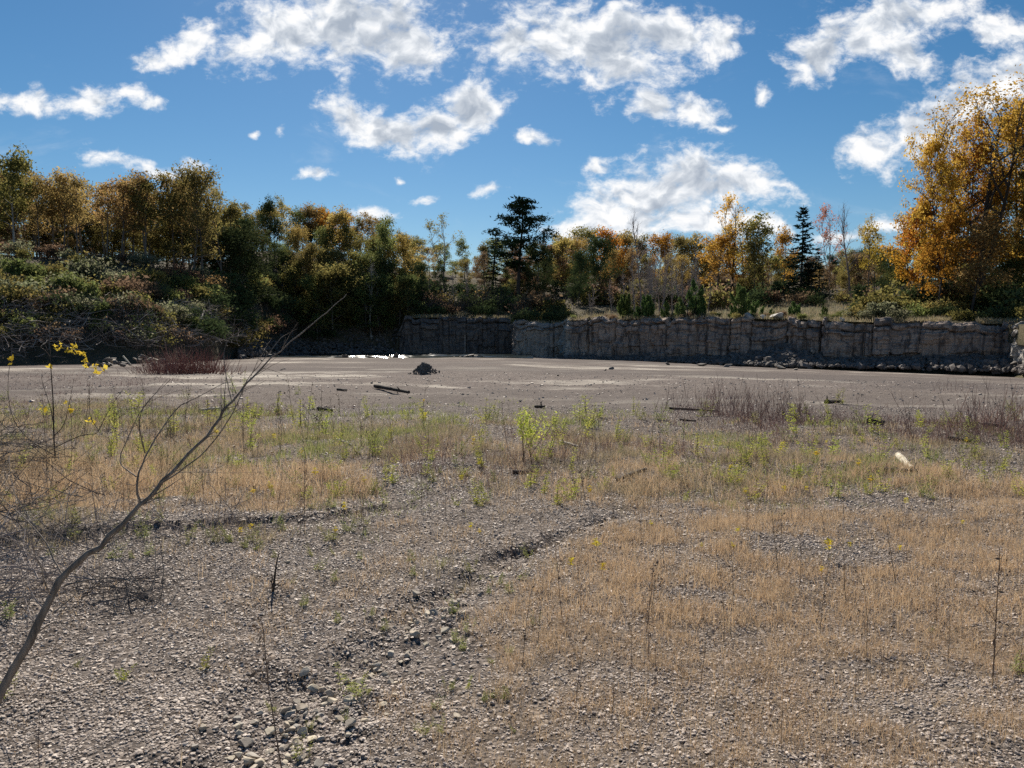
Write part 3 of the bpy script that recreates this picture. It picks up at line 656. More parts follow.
# ------------------------------------------------------------------ the woods
TP = {
 'broad': [tree_meshes(s) for s in (1, 2, 3, 4)],
 'slim':  [tree_meshes(s, cb=.42, spread=.19, limbs=14, subs=5, leaves=13, leaf=.14, sig=.040, elev=(38, 70), r0=.011) for s in (11, 12, 13)],
 'full':  [tree_meshes(s, cb=.12, spread=.36, limbs=22, subs=6, leaves=27, sig=.048, leaf=.155) for s in (21, 22, 23)],
 'tall':  [tree_meshes(s, H=24, cb=.26, spread=.22, limbs=24, subs=8, leaves=19, leaf=.15, sig=.018, r0=.0095, sub2=1, elev=(5, 58)) for s in (31, 32, 33)],
 'open':  [tree_meshes(41, H=26, cb=.42, spread=.25, limbs=22, subs=7, leaves=7, leaf=.14, sig=.020, r0=.015, sub2=2, elev=(35, 70), fork=3)],
 'thin':  [tree_meshes(s, H=14, cb=.4, spread=.22, limbs=16, subs=6, leaves=4, leaf=.12, sig=.02, r0=.012, sub2=2, elev=(40, 72), fork=2) for s in (51, 52)],
 'bare':  [tree_meshes(s, H=12, cb=.28, spread=.16, limbs=22, subs=7, leaves=0, r0=.012, sub2=3, elev=(45, 76)) for s in (61, 62, 63)],
 'spruce': [spruce_meshes(71, 14, .20), spruce_meshes(72, 11, .25)],
 'pine':  [pine_meshes(81, 14)],
}
def topz(me):
    a = np.empty(len(me.vertices)*3, np.float32); me.vertices.foreach_get('co', a); return float(np.percentile(a[2::3], 99.6))
HT_ = {'broad': 12, 'slim': 12, 'full': 12, 'tall': 24, 'open': 26, 'thin': 14, 'bare': 12, 'pine': 14}
BARKS = {'bare': TWIG, 'thin': BARK, 'open': BARKD, 'pine': BARKD, 'spruce': BARKD}
rt = np.random.default_rng(99); CNT = {}
def tree(px, ytop, d, kind, col, template, group, cat='tree', name=None, wide=1.0, bark=None, sink=0.0):
    tr = TP[kind]; k = CNT.get(kind, 0); CNT[kind] = k+1; vi = k % len(tr); tm, cm = tr[vi]
    b = hill_at(px, d); ztop = at(px, ytop, d)[2]; H = max(2.0, ztop-b[2]); h0 = topz(cm or tm)
    s = H/h0; w = s*wide*rt.uniform(.92, 1.1)
    e = empty(name or {'spruce': 'spruce_tree', 'pine': 'pine_tree', 'bare': 'bare_tree'}.get(kind, 'broadleaf_tree'), tuple(b-np.array((0, 0, sink))), rt.uniform(0, 6.28), (w*rt.uniform(.85, 1.2), w*rt.uniform(.85, 1.2), s))
    e.rotation_euler = (rt.normal()*.03, rt.normal()*.03, e.rotation_euler[2])
    tag(e, template, cat, group); later(e, px, template)
    inst('trunk', tm, parent=e, mat=bark or BARKS.get(kind, BARK))
    if cm is not None: inst('crown', cm, parent=e, mat=L[col])
    return e
def row(pxs, ytops, d0, d1, kinds, cols, where, group, wide=1.0, jit=5):
    names = {'gold': 'golden', 'ochre': 'ochre yellow', 'orange': 'orange', 'russet': 'russet brown', 'olive': 'olive green', 'green': 'green', 'deep': 'dark green', 'brown': 'dull brown', 'pale': 'pale green', 'pink': 'pinkish'}
    for px in pxs:
        k = rt.choice(kinds); c = rt.choice(cols); d = rt.uniform(d0, d1); yt = float(np.interp(px, *ytops))+rt.uniform(-jit, jit)
        tree(px+rt.uniform(-5, 5), yt, d, k, c, f'{names[c]} {dict(broad="rounded", slim="slender", full="bushy", tall="tall", thin="sparse")[k]} tree {where}', group, wide=wide)
# left ridge
g = 'trees along the left ridge'
yl = ([-120, 0, 20, 45, 60, 110, 150, 170, 195, 220, 240], [160, 162, 158, 168, 172, 172, 174, 176, 172, 178, 200])
row(np.arange(-110, 236, 15), (yl[0], np.array(yl[1])+8), 112, 122, ['broad', 'slim', 'thin'], ['russet', 'olive', 'olive', 'ochre'], 'at the back of the left ridge', g)
row(np.arange(-100, 225, 17), (yl[0], np.array(yl[1])+6), 105, 110, ['slim', 'slim', 'broad', 'thin'], ['olive', 'russet', 'olive', 'ochre'], 'in the middle of the left ridge', g, jit=9)
row(np.arange(40, 170, 22), (yl[0], np.array(yl[1])+3), 101, 104, ['slim'], ['russet', 'olive', 'russet'], 'at the front edge of the left ridge', g)
tree(22, 147, 101, 'broad', 'olive', 'tallest olive tree with a pale trunk at the left end of the ridge', g, bark=BARKP)
tree(4, 165, 103, 'slim', 'russet', 'russet tree at the very left edge of the ridge', g)
tree(196, 164, 104, 'full', 'olive', 'wide round olive tree at the right end of the left ridge', g, wide=.8)
tree(150, 170, 102, 'slim', 'russet', 'thin russet tree left of the wide round olive tree', g)
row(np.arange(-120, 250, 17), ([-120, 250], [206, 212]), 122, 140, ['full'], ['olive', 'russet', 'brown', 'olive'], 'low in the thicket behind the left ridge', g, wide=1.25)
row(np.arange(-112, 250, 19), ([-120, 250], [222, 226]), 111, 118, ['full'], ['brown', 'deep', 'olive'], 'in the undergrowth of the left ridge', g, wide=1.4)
# slope between ridge and cliff
g = 'trees on the bushy middle slope'
row(np.arange(232, 420, 14), ([230, 260, 300, 340, 380, 420], [204, 206, 203, 210, 222, 236]), 150, 168, ['broad', 'full', 'slim'], ['olive', 'ochre', 'green', 'olive', 'russet'], 'on the skyline left of the pine', g)
for px, yt, c in ((312, 203, 'russet'), (330, 207, 'orange'), (350, 209, 'orange'), (366, 214, 'russet')): tree(px, yt, 160, 'broad', c, f'{dict(russet="russet brown", orange="orange")[c]} topped tree standing out on the skyline left of the pine', g)
tree(272, 196, 148, 'broad', 'deep', 'dark green tree poking above the skyline left of the pine', g, wide=.8)
tree(276, 194, 150, 'thin', 'olive', 'nearly bare twiggy tree beside the dark green skyline tree', g)
row(np.arange(228, 420, 20), ([220, 300, 400, 420], [226, 222, 235, 246]), 142, 150, ['full'], ['olive', 'green', 'olive', 'green', 'ochre'], 'high on the middle slope', g, wide=.85, jit=7)
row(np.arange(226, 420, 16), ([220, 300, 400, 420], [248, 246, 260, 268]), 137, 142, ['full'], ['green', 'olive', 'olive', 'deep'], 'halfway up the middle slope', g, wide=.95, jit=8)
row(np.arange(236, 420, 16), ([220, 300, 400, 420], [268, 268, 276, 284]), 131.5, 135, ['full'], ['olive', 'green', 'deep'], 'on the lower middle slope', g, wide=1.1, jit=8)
tree(386, 218, 143, 'broad', 'green', 'upright green tree above the pale leaning trunk', g, wide=.8); tree(243, 216, 124, 'full', 'deep', 'dark green bushy tree behind the left shrubs', g, wide=.85)
tree(372, 258, 133, 'bare', 'olive', 'bare tree with a pale slim trunk on the dark bank', g, bark=BARKP)
row(np.arange(412, 566, 17), ([400, 470, 540, 570], [244, 240, 242, 238]), 160, 176, ['broad', 'full'], ['olive', 'russet', 'brown', 'green'], 'on the skyline behind the pine', g)
row(np.arange(408, 560, 19), ([400, 470, 560], [262, 258, 262]), 146, 154, ['full'], ['deep', 'olive', 'brown', 'deep'], 'above the left part of the cliff', g, wide=.85, jit=8)
tree(444, 214, 158, 'thin', 'olive', 'nearly bare crooked tree left of the pine', g, bark=TWIG); tree(492, 228, 150, 'spruce', 'needle', 'small dark conifer just left of the big pine', g)
tree(518, 198, 143, 'pine', 'needle', 'tall dark pine with spreading layered limbs on the skyline', g, cat='pine', wide=1.08)
tree(536, 240, 144, 'full', 'deep', 'dark bushy tree tucked against the right side of the pine', g, wide=.6)
tree(596, 236, 140, 'full', 'deep', 'big rounded dark green tree above the cliff corner', g, wide=.95); tree(578, 250, 138, 'full', 'deep', 'lower dark green tree beside the cliff corner', g, wide=.8)
row(np.arange(236, 575, 17), ([230, 400, 580], [244, 262, 268]), 168, 190, ['full'], ['deep', 'olive', 'brown', 'green'], 'low in the wood behind the middle slope', g, wide=1.5)
# skyline right of the pine
g = 'autumn trees behind the right plateau'
row(np.arange(552, 740, 13), ([550, 600, 640, 700, 740], [236, 230, 234, 236, 238]), 162, 182, ['broad', 'full'], ['ochre', 'orange', 'gold', 'ochre', 'olive'], 'in the far autumn row behind the grey saplings', g)
row(np.arange(612, 735, 18), ([600, 700, 740], [252, 255, 262]), 150, 158, ['full', 'broad'], ['olive', 'russet', 'ochre', 'brown'], 'low in the row behind the grey saplings', g, wide=.8)
tree(715, 228, 146, 'broad', 'gold', 'golden tree left of the tall open yellow tree', g); tree(731, 195, 148, 'thin', 'gold', 'tall open tree thin of yellow leaves with dark forked limbs', g, wide=1.0, bark=BARKD)
tree(742, 214, 150, 'thin', 'gold', 'sparse yellowish tree right of the tall open tree', g, wide=.8, bark=BARKD)
tree(764, 212, 146, 'broad', 'olive', 'rounded olive and gold tree left of the spruce', g, wide=1.0); tree(752, 238, 143, 'full', 'olive', 'low olive tree left of the spruce', g, wide=.6)
tree(780, 226, 150, 'broad', 'gold', 'golden tree pressed behind the spruce', g, wide=.8)
tree(799, 207, 141, 'spruce', 'spruce', 'tall pointed blue green spruce above the clearing', g, cat='spruce'); tree(818, 248, 142, 'spruce', 'spruce', 'shorter broad spruce right of the tall spruce', g, cat='spruce', wide=1.1)
tree(806, 262, 139, 'spruce', 'needle', 'low dark spruce at the foot of the tall spruce', g, cat='spruce', wide=1.1)
tree(828, 204, 152, 'thin', 'pink', 'thin bare tree with a few pinkish leaves', g, wide=.7, bark=TWIG); tree(848, 202, 154, 'bare', 'olive', 'tall thin leafless tree right of the pinkish one', g, wide=1.1)
tree(866, 222, 140, 'slim', 'gold', 'slender yellow tree left of the great orange trees', g, wide=.7)
tree(872, 214, 150, 'thin', 'ochre', 'wispy yellow tree against the great orange trees', g, wide=.7)
row(np.arange(818, 884, 13), ([800, 880], [262, 255]), 146, 160, ['full', 'broad'], ['brown', 'deep', 'olive', 'russet'], 'in the dark wood behind the clearing', g, wide=.9)
row(np.arange(742, 890, 14), ([740, 890], [256, 250]), 164, 185, ['full'], ['brown', 'deep', 'olive'], 'deep in the wood behind the clearing', g)
row(np.arange(560, 900, 15), ([550, 740, 900], [262, 270, 262]), 182, 200, ['full'], ['brown', 'olive', 'russet', 'deep'], 'low at the back of the right wood', g, wide=1.6)
row(np.arange(500, 760, 15), ([500, 740], [276, 280]), 146, 152, ['full'], ['brown', 'deep', 'olive'], 'in the undergrowth behind the grey saplings', g, wide=1.5)
# the great trees on the right
g = 'great autumn trees on the right'
tree(978, 80, 93, 'open', 'gold', 'tallest open crowned golden tree with a dark forked trunk', g, wide=1.3, bark=BARKD)
tree(962, 118, 98, 'tall', 'gold', 'golden tree just behind the tallest open tree', g, wide=.8, bark=BARKD); tree(1003, 104, 100, 'tall', 'gold', 'golden tree right behind the dark forked trunk', g, wide=.85, bark=BARKD)
tree(940, 128, 92, 'tall', 'gold', 'tall golden tree left of the tallest tree', g, wide=.75, bark=BARKD); tree(958, 146, 98, 'tall', 'orange', 'tall orange tree behind the tallest golden tree', g, wide=.85, bark=BARKD)
tree(926, 160, 95, 'tall', 'orange', 'slim orange tree on the left flank of the great trees', g, wide=.6, bark=BARKD); tree(922, 196, 96, 'broad', 'orange', 'orange tree at the left end of the great trees', g, wide=.75, bark=BARKD); tree(908, 214, 100, 'broad', 'orange', 'lower orange tree at the left foot of the great trees', g, wide=.65, bark=BARKD)
tree(935, 205, 89, 'broad', 'orange', 'bright orange tree at the front of the great trees', g, wide=.9, bark=BARKD)
tree(1020, 100, 98, 'tall', 'gold', 'tall golden green tree at the right edge', g, wide=.9, bark=BARKD); tree(1040, 140, 88, 'tall', 'olive', 'olive tree at the right edge in front of the golden one', g, bark=BARKD)
tree(1010, 178, 99, 'tall', 'olive', 'shaded olive tree right of the dark forked trunk', g, wide=.8, bark=BARKD); tree(968, 214, 87, 'broad', 'russet', 'russet tree under the tallest golden tree', g, bark=BARKD)
tree(1075, 90, 95, 'tall', 'gold', 'golden tree beyond the right edge', g, bark=BARKD); tree(1130, 120, 92, 'tall', 'orange', 'orange tree beyond the right edge', g, bark=BARKD); tree(1200, 110, 90, 'tall', 'gold', 'golden tree far beyond the right edge', g, bark=BARKD)
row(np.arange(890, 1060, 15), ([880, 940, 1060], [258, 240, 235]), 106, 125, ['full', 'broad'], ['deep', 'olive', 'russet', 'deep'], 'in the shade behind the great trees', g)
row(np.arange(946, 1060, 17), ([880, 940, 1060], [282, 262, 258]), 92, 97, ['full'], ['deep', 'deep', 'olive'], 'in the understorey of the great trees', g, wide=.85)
# ------------------------------------------------------------------ shrubs and junipers
SH = [shrub_mesh(101), shrub_mesh(102, W=2.0, lobes=11), shrub_mesh(103, H=2.2, W=1.3), shrub_mesh(104, H=1.7, W=2.1, lobes=12, n=1300)]
SHT = [shrub_mesh(111, n=320, stems=60, leaf=.09), shrub_mesh(112, n=260, stems=70, W=1.9, leaf=.09)]
rs = np.random.default_rng(17)
def shrub(px, t, col, H, where, group, tw=False, label=None):
    d = float(dbase(px))+t; b = hill_at(px, d); me = (SHT if tw else SH)[rs.integers(0, 2 if tw else 4)]; s = H/2.0
    o = inst('shrub', me, tuple(b), rs.uniform(0, 6.28), (s*rs.uniform(.85, 1.25), s*rs.uniform(.85, 1.25), s), mat=L[col])
    nm = {'pale': 'grey green', 'olive': 'olive', 'green': 'green', 'deep': 'dark green', 'brown': 'brown', 'red': 'red leaved', 'russet': 'russet', 'orange': 'orange', 'gold': 'golden'}[col]
    t_ = label or f'{nm} {"twiggy" if tw else "leafy"} shrub {where}'
    tag(o, t_, 'shrub', group); later(o, px, t_); return o
g = 'shrubs on the left slope'
for lo, hi, st_, cols, where, tw, hh in ((21, 26, 13, ['pale', 'pale', 'olive', 'brown'], 'along the top of the left slope', False, 1.6), (16, 20, 14, ['pale', 'olive', 'green', 'brown', 'green'], 'high on the left slope', False, 2.0),
        (11, 15, 15, ['olive', 'green', 'pale', 'green', 'brown'], 'in the middle of the left slope', False, 2.2), (6.5, 10, 15, ['pale', 'deep', 'olive', 'brown'], 'low on the left slope', False, 2.0), (2.5, 5.5, 17, ['deep', 'brown', 'pale', 'brown'], 'near the foot of the left slope', True, 1.7)):
    for px in np.arange(-70, 236, st_): shrub(px+rs.uniform(-6, 6), rs.uniform(lo, hi), rs.choice(cols), hh*rs.uniform(.75, 1.3), where, g, tw)
shrub(92, 10, 'lime' if False else 'green', 2.6, '', g, label='bright green rounded shrub standing out on the left slope'); shrub(212, 17, 'russet', 2.4, '', g, label='reddish brown shrub near the right end of the left slope')
shrub(155, 15, 'red', 1.0, '', g, label='small red shrub in the middle of the left slope')
for k in range(14): shrub(rs.uniform(118, 165), rs.uniform(1.5, 9), rs.choice(['deep', 'brown', 'pale', 'olive']), rs.uniform(1.4, 2.4), 'above the rock heap', g, tw=k % 2 == 0)
for k in range(26): shrub(rs.uniform(200, 252), rs.uniform(1.5, 14), rs.choice(['deep', 'brown', 'deep', 'olive']), rs.uniform(1.6, 3.0), 'at the corner of the left slope', g, tw=rs.random() < .5)
for px in np.arange(-60, 236, 11): shrub(px+rs.uniform(-5, 5), rs.uniform(3, 9), rs.choice(['deep', 'olive', 'green', 'deep', 'pale']), rs.uniform(1.3, 2.3), 'in the lower half of the left slope', 'shrubs on the left slope')
for px in np.arange(240, 400, 10): shrub(px+rs.uniform(-5, 5), rs.uniform(2.5, 6), rs.choice(['deep', 'deep', 'olive', 'brown']), rs.uniform(1.6, 2.8), 'just above the rocks behind the pond', 'shrubs on the dark bank')
g = 'shrubs on the dark bank'
for lo, hi, st_, cols, where, hh in ((13, 17, 15, ['green', 'deep', 'olive'], 'high on the dark bank behind the pond', 3.6), (8, 12, 16, ['deep', 'deep', 'olive'], 'midway up the dark bank behind the pond', 3.2), (4, 7, 18, ['deep', 'brown', 'deep'], 'low on the dark bank behind the pond', 2.4)):
    for px in np.arange(232, 400, st_): shrub(px+rs.uniform(-6, 6), rs.uniform(lo, hi), rs.choice(cols), hh*rs.uniform(.8, 1.25), where, g)
g = 'shrubs above the cliff'
for lo, hi, st_, cols, where, hh in ((12, 16, 14, ['brown', 'olive', 'deep', 'russet'], 'behind the rim of the left cliff', 4.0), (6, 10, 14, ['brown', 'deep', 'deep', 'olive'], 'near the rim of the left cliff', 3.4), (3, 5, 16, ['deep', 'deep', 'brown'], 'on the rim of the left cliff', 2.2)):
    for px in np.arange(404, 566, st_): shrub(px+rs.uniform(-5, 5), rs.uniform(lo, hi), rs.choice(cols), hh*rs.uniform(.8, 1.2), where, g, tw=rs.random() < .3)
for px in np.arange(572, 725, 11): shrub(px+rs.uniform(-4, 4), rs.uniform(24, 30), rs.choice(['brown', 'deep', 'brown', 'olive']), rs.uniform(2.6, 4.2), 'behind the grey saplings', g, tw=rs.random() < .4)
for px in np.arange(728, 890, 12): shrub(px+rs.uniform(-4, 4), rs.uniform(46, 52), rs.choice(['deep', 'brown', 'russet', 'olive']), rs.uniform(2.4, 4.0), 'along the back of the clearing', g, tw=rs.random() < .3)
for px, t, c, H in ((758, 30, 'deep', 3.4), (772, 30, 'brown', 2.6), (800, 31, 'brown', 2.4), (812, 30, 'deep', 2.2), (714, 24, 'olive', 4)): shrub(px, t, c, H, '', g, label=f'{dict(deep="dark green", brown="bare brown", olive="olive")[c]} rounded bush standing in the clearing')
for px in np.arange(832, 945, 9): shrub(px+rs.uniform(-3, 3), rs.uniform(2.5, 8), rs.choice(['olive', 'pale', 'olive', 'green']), rs.uniform(1.4, 2.6)*(1 if px > 850 else .5), 'on the rim left below the great trees', g)
for px in np.arange(868, 1060, 14): shrub(px+rs.uniform(-3, 3), rs.uniform(9, 13), rs.choice(['deep', 'olive', 'deep', 'brown']), rs.uniform(2.6, 4.2), 'in the shade below the great trees', g)
for px in np.arange(945, 1060, 12): shrub(px+rs.uniform(-3, 3), rs.uniform(1.5, 5), rs.choice(['deep', 'deep', 'olive']), rs.uniform(1.4, 2.4), 'on the dark rim under the great trees', g)
JM = [juniper_mesh(s, 2.5, w) for s, w in ((1, .26), (2, .36), (3, .46))]
for px in np.arange(574, 840, 8): shrub(px+rs.uniform(-4, 4), rs.uniform(.6, 4), rs.choice(['olive', 'deep', 'brown', 'green']), rs.uniform(.5, 1.1), 'along the rim of the long cliff', 'low shrubs along the cliff rim', tw=rs.random() < .4)
g = 'young junipers on the rim'
for px, yt, t, k, lab in ((624, 293, 5, 1, 'young green juniper near the left end of the rim'), (647, 294, 2.5, 1, 'pointed juniper below the grey saplings'), (664, 304, 2, 2, 'low wide juniper on the rim'), (679, 300, 2, 0, 'small narrow juniper on the rim'), (695, 286, 3, 0, 'tallest narrow juniper on the rim'), (740, 290, 3, 2, 'big dense broad juniper on the rim beside white boulders'), (755, 300, 8, 1, 'shorter juniper touching the big broad one'), (793, 301, 9, 1, 'rounded juniper right of the white boulders'), (822, 308, 6, 2, 'tiny juniper in the clearing grass'), (636, 308, 1.5, 2, 'tiny juniper at the rim below the saplings'), (560, 306, 12, 1, 'dark juniper above the projecting cliff block'), (770, 310, 4, 2, 'tiny juniper between boulders')):
    d = float(dbase(px))+t; b = hill_at(px, d); H = (at(px, yt, d)[2]-b[2])*1.22; o = inst('juniper', JM[k], tuple(b), rs.uniform(0, 6), H/2.5); tag(o, lab, 'juniper', g)
g = 'grey leafless saplings above the cliff'
for px, yt, t, w in ((640, 209, 12, .8), (633, 250, 9, .9), (648, 256, 10, 1.0), (660, 246, 12, 1.1), (672, 250, 14, 1.1), (684, 256, 11, 1.1), (694, 262, 14, 1.2), (652, 264, 7, 1.2), (612, 278, 10, 1.0), (590, 285, 9, 1.3), (624, 268, 13, 1.0), (700, 246, 18, 1.), (520+70, 290, 14, 1.), *[(rs.uniform(626, 708), rs.uniform(244, 282), rs.uniform(5, 18), rs.uniform(.9, 1.3)) for k in range(16)]):
    lab = 'tallest spindly leafless sapling above the cliff' if yt == 209 else 'grey leafless sapling on the plateau above the cliff'
    tree(px, yt, float(dbase(px))+t, 'bare', 'olive', lab, g, cat='sapling', wide=w)
for px, yt, t in ((468, 262, 10), (455, 270, 8), (430, 276, 9)): tree(px, yt, float(dbase(px))+t, 'bare', 'olive', 'thin brown leafless tree on the left cliff rim', 'leafless trees on the left cliff rim', wide=1.1)
# ------------------------------------------------------------------ rubble, boulders, brush at the back
rq = np.random.default_rng(23)
SHP1 = [(rock_shape(rq, ICO1, 5), ICO1[1]) for _ in range(8)]
SHP2 = [(rock_shape(rq, ICO2, 9), ICO2[1]) for _ in range(8)]
def build_rubble():
    n = 5200; px = rq.uniform(560, 1040, n); px = np.concatenate([px, rq.normal(784, 14, 1500), rq.uniform(238, 400, 3200)])
    db = dbase(px); hh = np.interp(px, [230, 250, 380, 400, 402, 560, 640, 720, 760, 785, 805, 840, 880, 960, 1010, 1030], [1.5, 3.5, 3.0, 1.0, 0.2, .4, .5, .8, 1.4, 2.5, 1.4, .8, 1.0, 1.3, 1.5, .9])
    ww = np.where(px < 402, 5.5, np.interp(px, [560, 700, 785, 860, 1030], [3, 4, 6.5, 3.5, 4]))
    q = rq.random(len(px))**1.2; back = np.where(px < 402, 6.0, 0.2)
    y = db+back-q*(ww+back); x = (px-512)/F*y
    z = np.maximum(gz(x, y), -1.9)+hh*np.clip(1-q*1.02, 0, 1)+rq.normal(size=len(px))*.06
    z = np.where(px < 402, np.maximum(z, hz(px, np.maximum(y-db, 0))*(y > db)-0.05*(y > db)+(y <= db)*-9), z)
    rad = np.clip(rq.lognormal(-1.75, .5, len(px)), .07, .75)
    V, Fc = scatter_stones(rq, np.stack([x, y, z], -1), rad, SHP1, .8)
    tag(mk('rubble', V, [Fc], RUB), 'loose dark rubble heaped along the foot of the quarry face', 'rubble', kind='stuff')
    # soil under the rubble
    pxs = np.arange(560, 1040, 3.0); qs = np.linspace(0, 1, 9); Pm, Qm = np.meshgrid(pxs, qs)
    hh = np.interp(Pm, [560, 640, 720, 760, 785, 805, 840, 880, 960, 1010, 1040], [.4, .5, .8, 1.4, 2.5, 1.4, .8, 1.0, 1.3, 1.5, .9]); ww = np.interp(Pm, [560, 700, 785, 860, 1030], [3, 4, 6.5, 3.5, 4])
    Y = dbase(Pm)+1.0-Qm*(ww+1.0); X = (Pm-512)/F*Y; Z = gz(X, Y)+hh*(1-Qm)-.12+(fbm(X*.8, Y*.8, 4, 3)-.5)*.4*(1-Qm); n, k = X.shape
    i = np.arange(n-1)[:, None]*k; j = np.arange(k-1)[None]; Fq = np.stack([i+j, i+k+j, i+k+j+1, i+j+1], -1).reshape(-1, 4)
    tag(mk('scree', np.stack([X, Y, Z], -1), [Fq], HILL, smooth=True, attr={'meadow': np.full(X.size, .3)}), 'low apron of earth and scree under the quarry face', 'scree', kind='structure')
build_rubble()
RK = [mk('rock', rock_shape(rq, ICO3, 10)*np.array((1, .8, .55)), [ICO3[1]], ROCK, link=False) for _ in range(9)]
def rock(x, y, z, rad, label, group, mat=None, cat='rock', flat=1.0, name='rock', px=None):
    o = inst(name, RK[rq.integers(0, 9)], (x, y, z), rot=(rq.normal()*.25, rq.normal()*.25, rq.uniform(0, 6.28)), sc=(rad, rad, rad*flat), mat=mat)
    tag(o, label, cat, group)
    if px is not None: later(o, px, label)
    return o
for px, py, w, lab in ((748, 318, 13, 'large white boulder on the cliff rim by the broad juniper'), (776, 319, 12, 'pale grey boulder on the cliff rim right of the white one'), (762, 321, 6, 'small pale boulder between the two rim boulders'), (600, 316, 5, 'small pale rock at the corner of the cliff rim'), (610, 318, 5, 'small rock right of the corner rock on the rim'), (592, 320, 4, 'tiny pale rock on the cliff corner'), (660, 318, 4, 'small dark rock on the rim below the saplings'), (840, 322, 7, 'grey rock on the rim right of the clearing')):
    d = float(dbase(px))+0.9; b = hill_at(px, d); r_ = w/F*d*.6; rock(b[0], b[1], b[2]+r_*.45, r_, lab, 'boulders on the cliff rim', WHITER, 'boulder', name='boulder')
for px, py, w in ((702, 366, 9), (716, 365, 8), (727, 362, 14), (742, 366, 13), (728, 367, 9), (765, 367, 10), (780, 369, 11), (752, 362, 9), (690, 364, 6), (668, 365, 7), (612, 370, 8), (605, 371, 5), (558, 376, 4), (795, 370, 6), (735, 361, 8), (770, 362, 7), (560, 358, 4), (575, 358, 4), (700, 359, 5)):
    p = gpix(px, py); r_ = w/F*p[1]*.55
    rock(p[0], p[1], float(gz(*p))+r_*.25, r_, 'grey boulder lying on the floor before the cliff', 'boulders before the cliff', ROCK if w > 9 else RUB, 'boulder', .8, 'boulder', px)
for px, py, w in ((240, 357, 12), (248, 359, 8), (278, 357, 14), (292, 357, 9), (307, 356, 10), (345, 358, 12), (372, 358, 10), (396, 358, 12), (330, 357, 7), (262, 361, 7), (455, 356, 9), (468, 355, 14), (480, 355, 10), (448, 357, 7), (462, 353, 10), (474, 354, 9), (284, 369, 5), (281, 370, 4)):
    p = gpix(px, py); p = p*min(1, 109/p[1]); r_ = w/F*p[1]*.55
    rock(p[0], p[1], float(gz(*p))+r_*.15, r_, 'flat grey rock on the shore of the pond', 'flat rocks along the pond shore', RUB if px != 240 else ROCK, 'rock', .5, 'flat_rock', px)
# rock heap beside the red bush
for k in range(46):
    px = rq.uniform(84, 182); d = 57+rq.normal()*1.0; x = (px-512)/F*d; hh = .9*math.exp(-((px-130)/45)**2)*rq.uniform(.1, 1); r_ = rq.uniform(.12, .42)
    rock(x, d, float(gz(x, d))+hh, r_, 'grey lump in the rock heap beside the red bush', 'lumps of the rock heap by the red bush', RUB if rq.random() < .8 else ROCK, 'rock')
# conical heap of crushed stone
p = gpix(424, 374); n = 1000; a = rq.uniform(0, 2*PI, n); q = np.abs(rq.normal(size=n))*.5
bump = 1+.35*np.sin(a*2+1)+.2*np.sin(a*3)
hp = np.stack([np.cos(a)*q*1.0*bump, np.sin(a)*q*.9, .60*np.exp(-(q*1.5/bump)**2)+rq.normal(size=n)*.03-.02], -1)
V, Fc = scatter_stones(rq, hp, np.clip(rq.lognormal(-2.75, .5, n), .03, .2), SHP1, .85)
cone = MB(); cone.add(V, Fc); th = np.linspace(0, 2*PI, 24, endpoint=False); cone.add(np.vstack([np.stack([np.cos(th)*.62, np.sin(th)*.55, th*0-.1], -1), [(0.05, 0, .5)]]), np.array([(i, (i+1) % 24, 24) for i in range(24)]))
o = cone.build('stone_heap', RUB); o.location = (p[0], p[1], float(gz(*p))); o.scale = (.5, .5, .95); tag(o, 'small slumped heap of dark crushed stone on the open floor', 'heap')
# dead brush on the left slope
g = 'tangles of dead branches on the left slope'
for k, (px, t, W_) in enumerate([(-60, 4, 4), (5, 1, 4), (30, 3, 4), (62, 2, 4), (95, 3.5, 4.5), (130, 2.5, 4), (160, 4, 4), (190, 3, 4.5), (215, 4, 4.5), (228, 3, 4), (110, 7, 4), (45, 7, 4), (175, 8, 4), (205, 8, 4), (140, 5, 4), (80, 5, 3.5), (236, 5, 4), (20, 6, 4)]):
    o = stick_heap(300+k, 70, W_, 3, 2.2).build('brush_tangle', DRIFT if k % 3 == 0 else TWIG); d = float(dbase(px))+t; o.location = tuple(hill_at(px, d)+np.array((0, 0, .1)))
    tag(o, '', 'brush', g); later(o, px, 'grey tangle of dead branches low on the left slope')
def log(p0, p1, r0, r1, mat, name, label, cat, group=None, bend=.04, stubs=0, k=9):
    p0, p1 = np.array(p0, float), np.array(p1, float); t = np.linspace(0, 1, 9)[:, None]; Ln = np.linalg.norm(p1-p0)
    P = p0*(1-t)+p1*t+np.cumsum(rq.normal(size=(9, 3))*bend*Ln/9, 0)*np.array((1, 1, .3)); m = MB(); m.tube(P, np.linspace(r0, r1, 9)*(1+rq.normal(size=9)*.06), k, cap=True)
    for s in range(stubs):
        i = rq.integers(1, 8); d = rdir(rq, 1)[0]; d[2] = abs(d[2]); m.tube(np.array([P[i], P[i]+d*r0*3]), [r0*.4, r0*.15], 5, cap=True)
    o = m.build(name, mat); return tag(o, label, cat, group)
def gp(px, py, up=0.0):
    p = gpix(px, py); return np.array((p[0], p[1], float(gz(*p))+up))
for (px0, t0, px1, t1, lab) in ((24, 4, 42, 1.5, 'pale fallen log leaning down the left slope'), (143, 13, 160, 13.5, 'pale broken plank lying across the shrubs of the left slope'), (175, 4, 186, 3, 'grey fallen log above the red bush'), (205, 8, 199, 4.5, 'grey snag pointing down the left slope')):
    a = hill_at(px0, float(dbase(px0))+t0)+np.array((0, 0, 1.0)); b = hill_at(px1, float(dbase(px1))+t1)+np.array((0, 0, .9)); log(a, b, .14, .09, DRIFT, 'fallen_log', lab, 'log', stubs=3)
log(gp(375, 390, .1), gp(408, 393, .1), .075, .055, BARKD, 'fallen_log', 'dark log lying alone on the open floor', 'log', stubs=2)
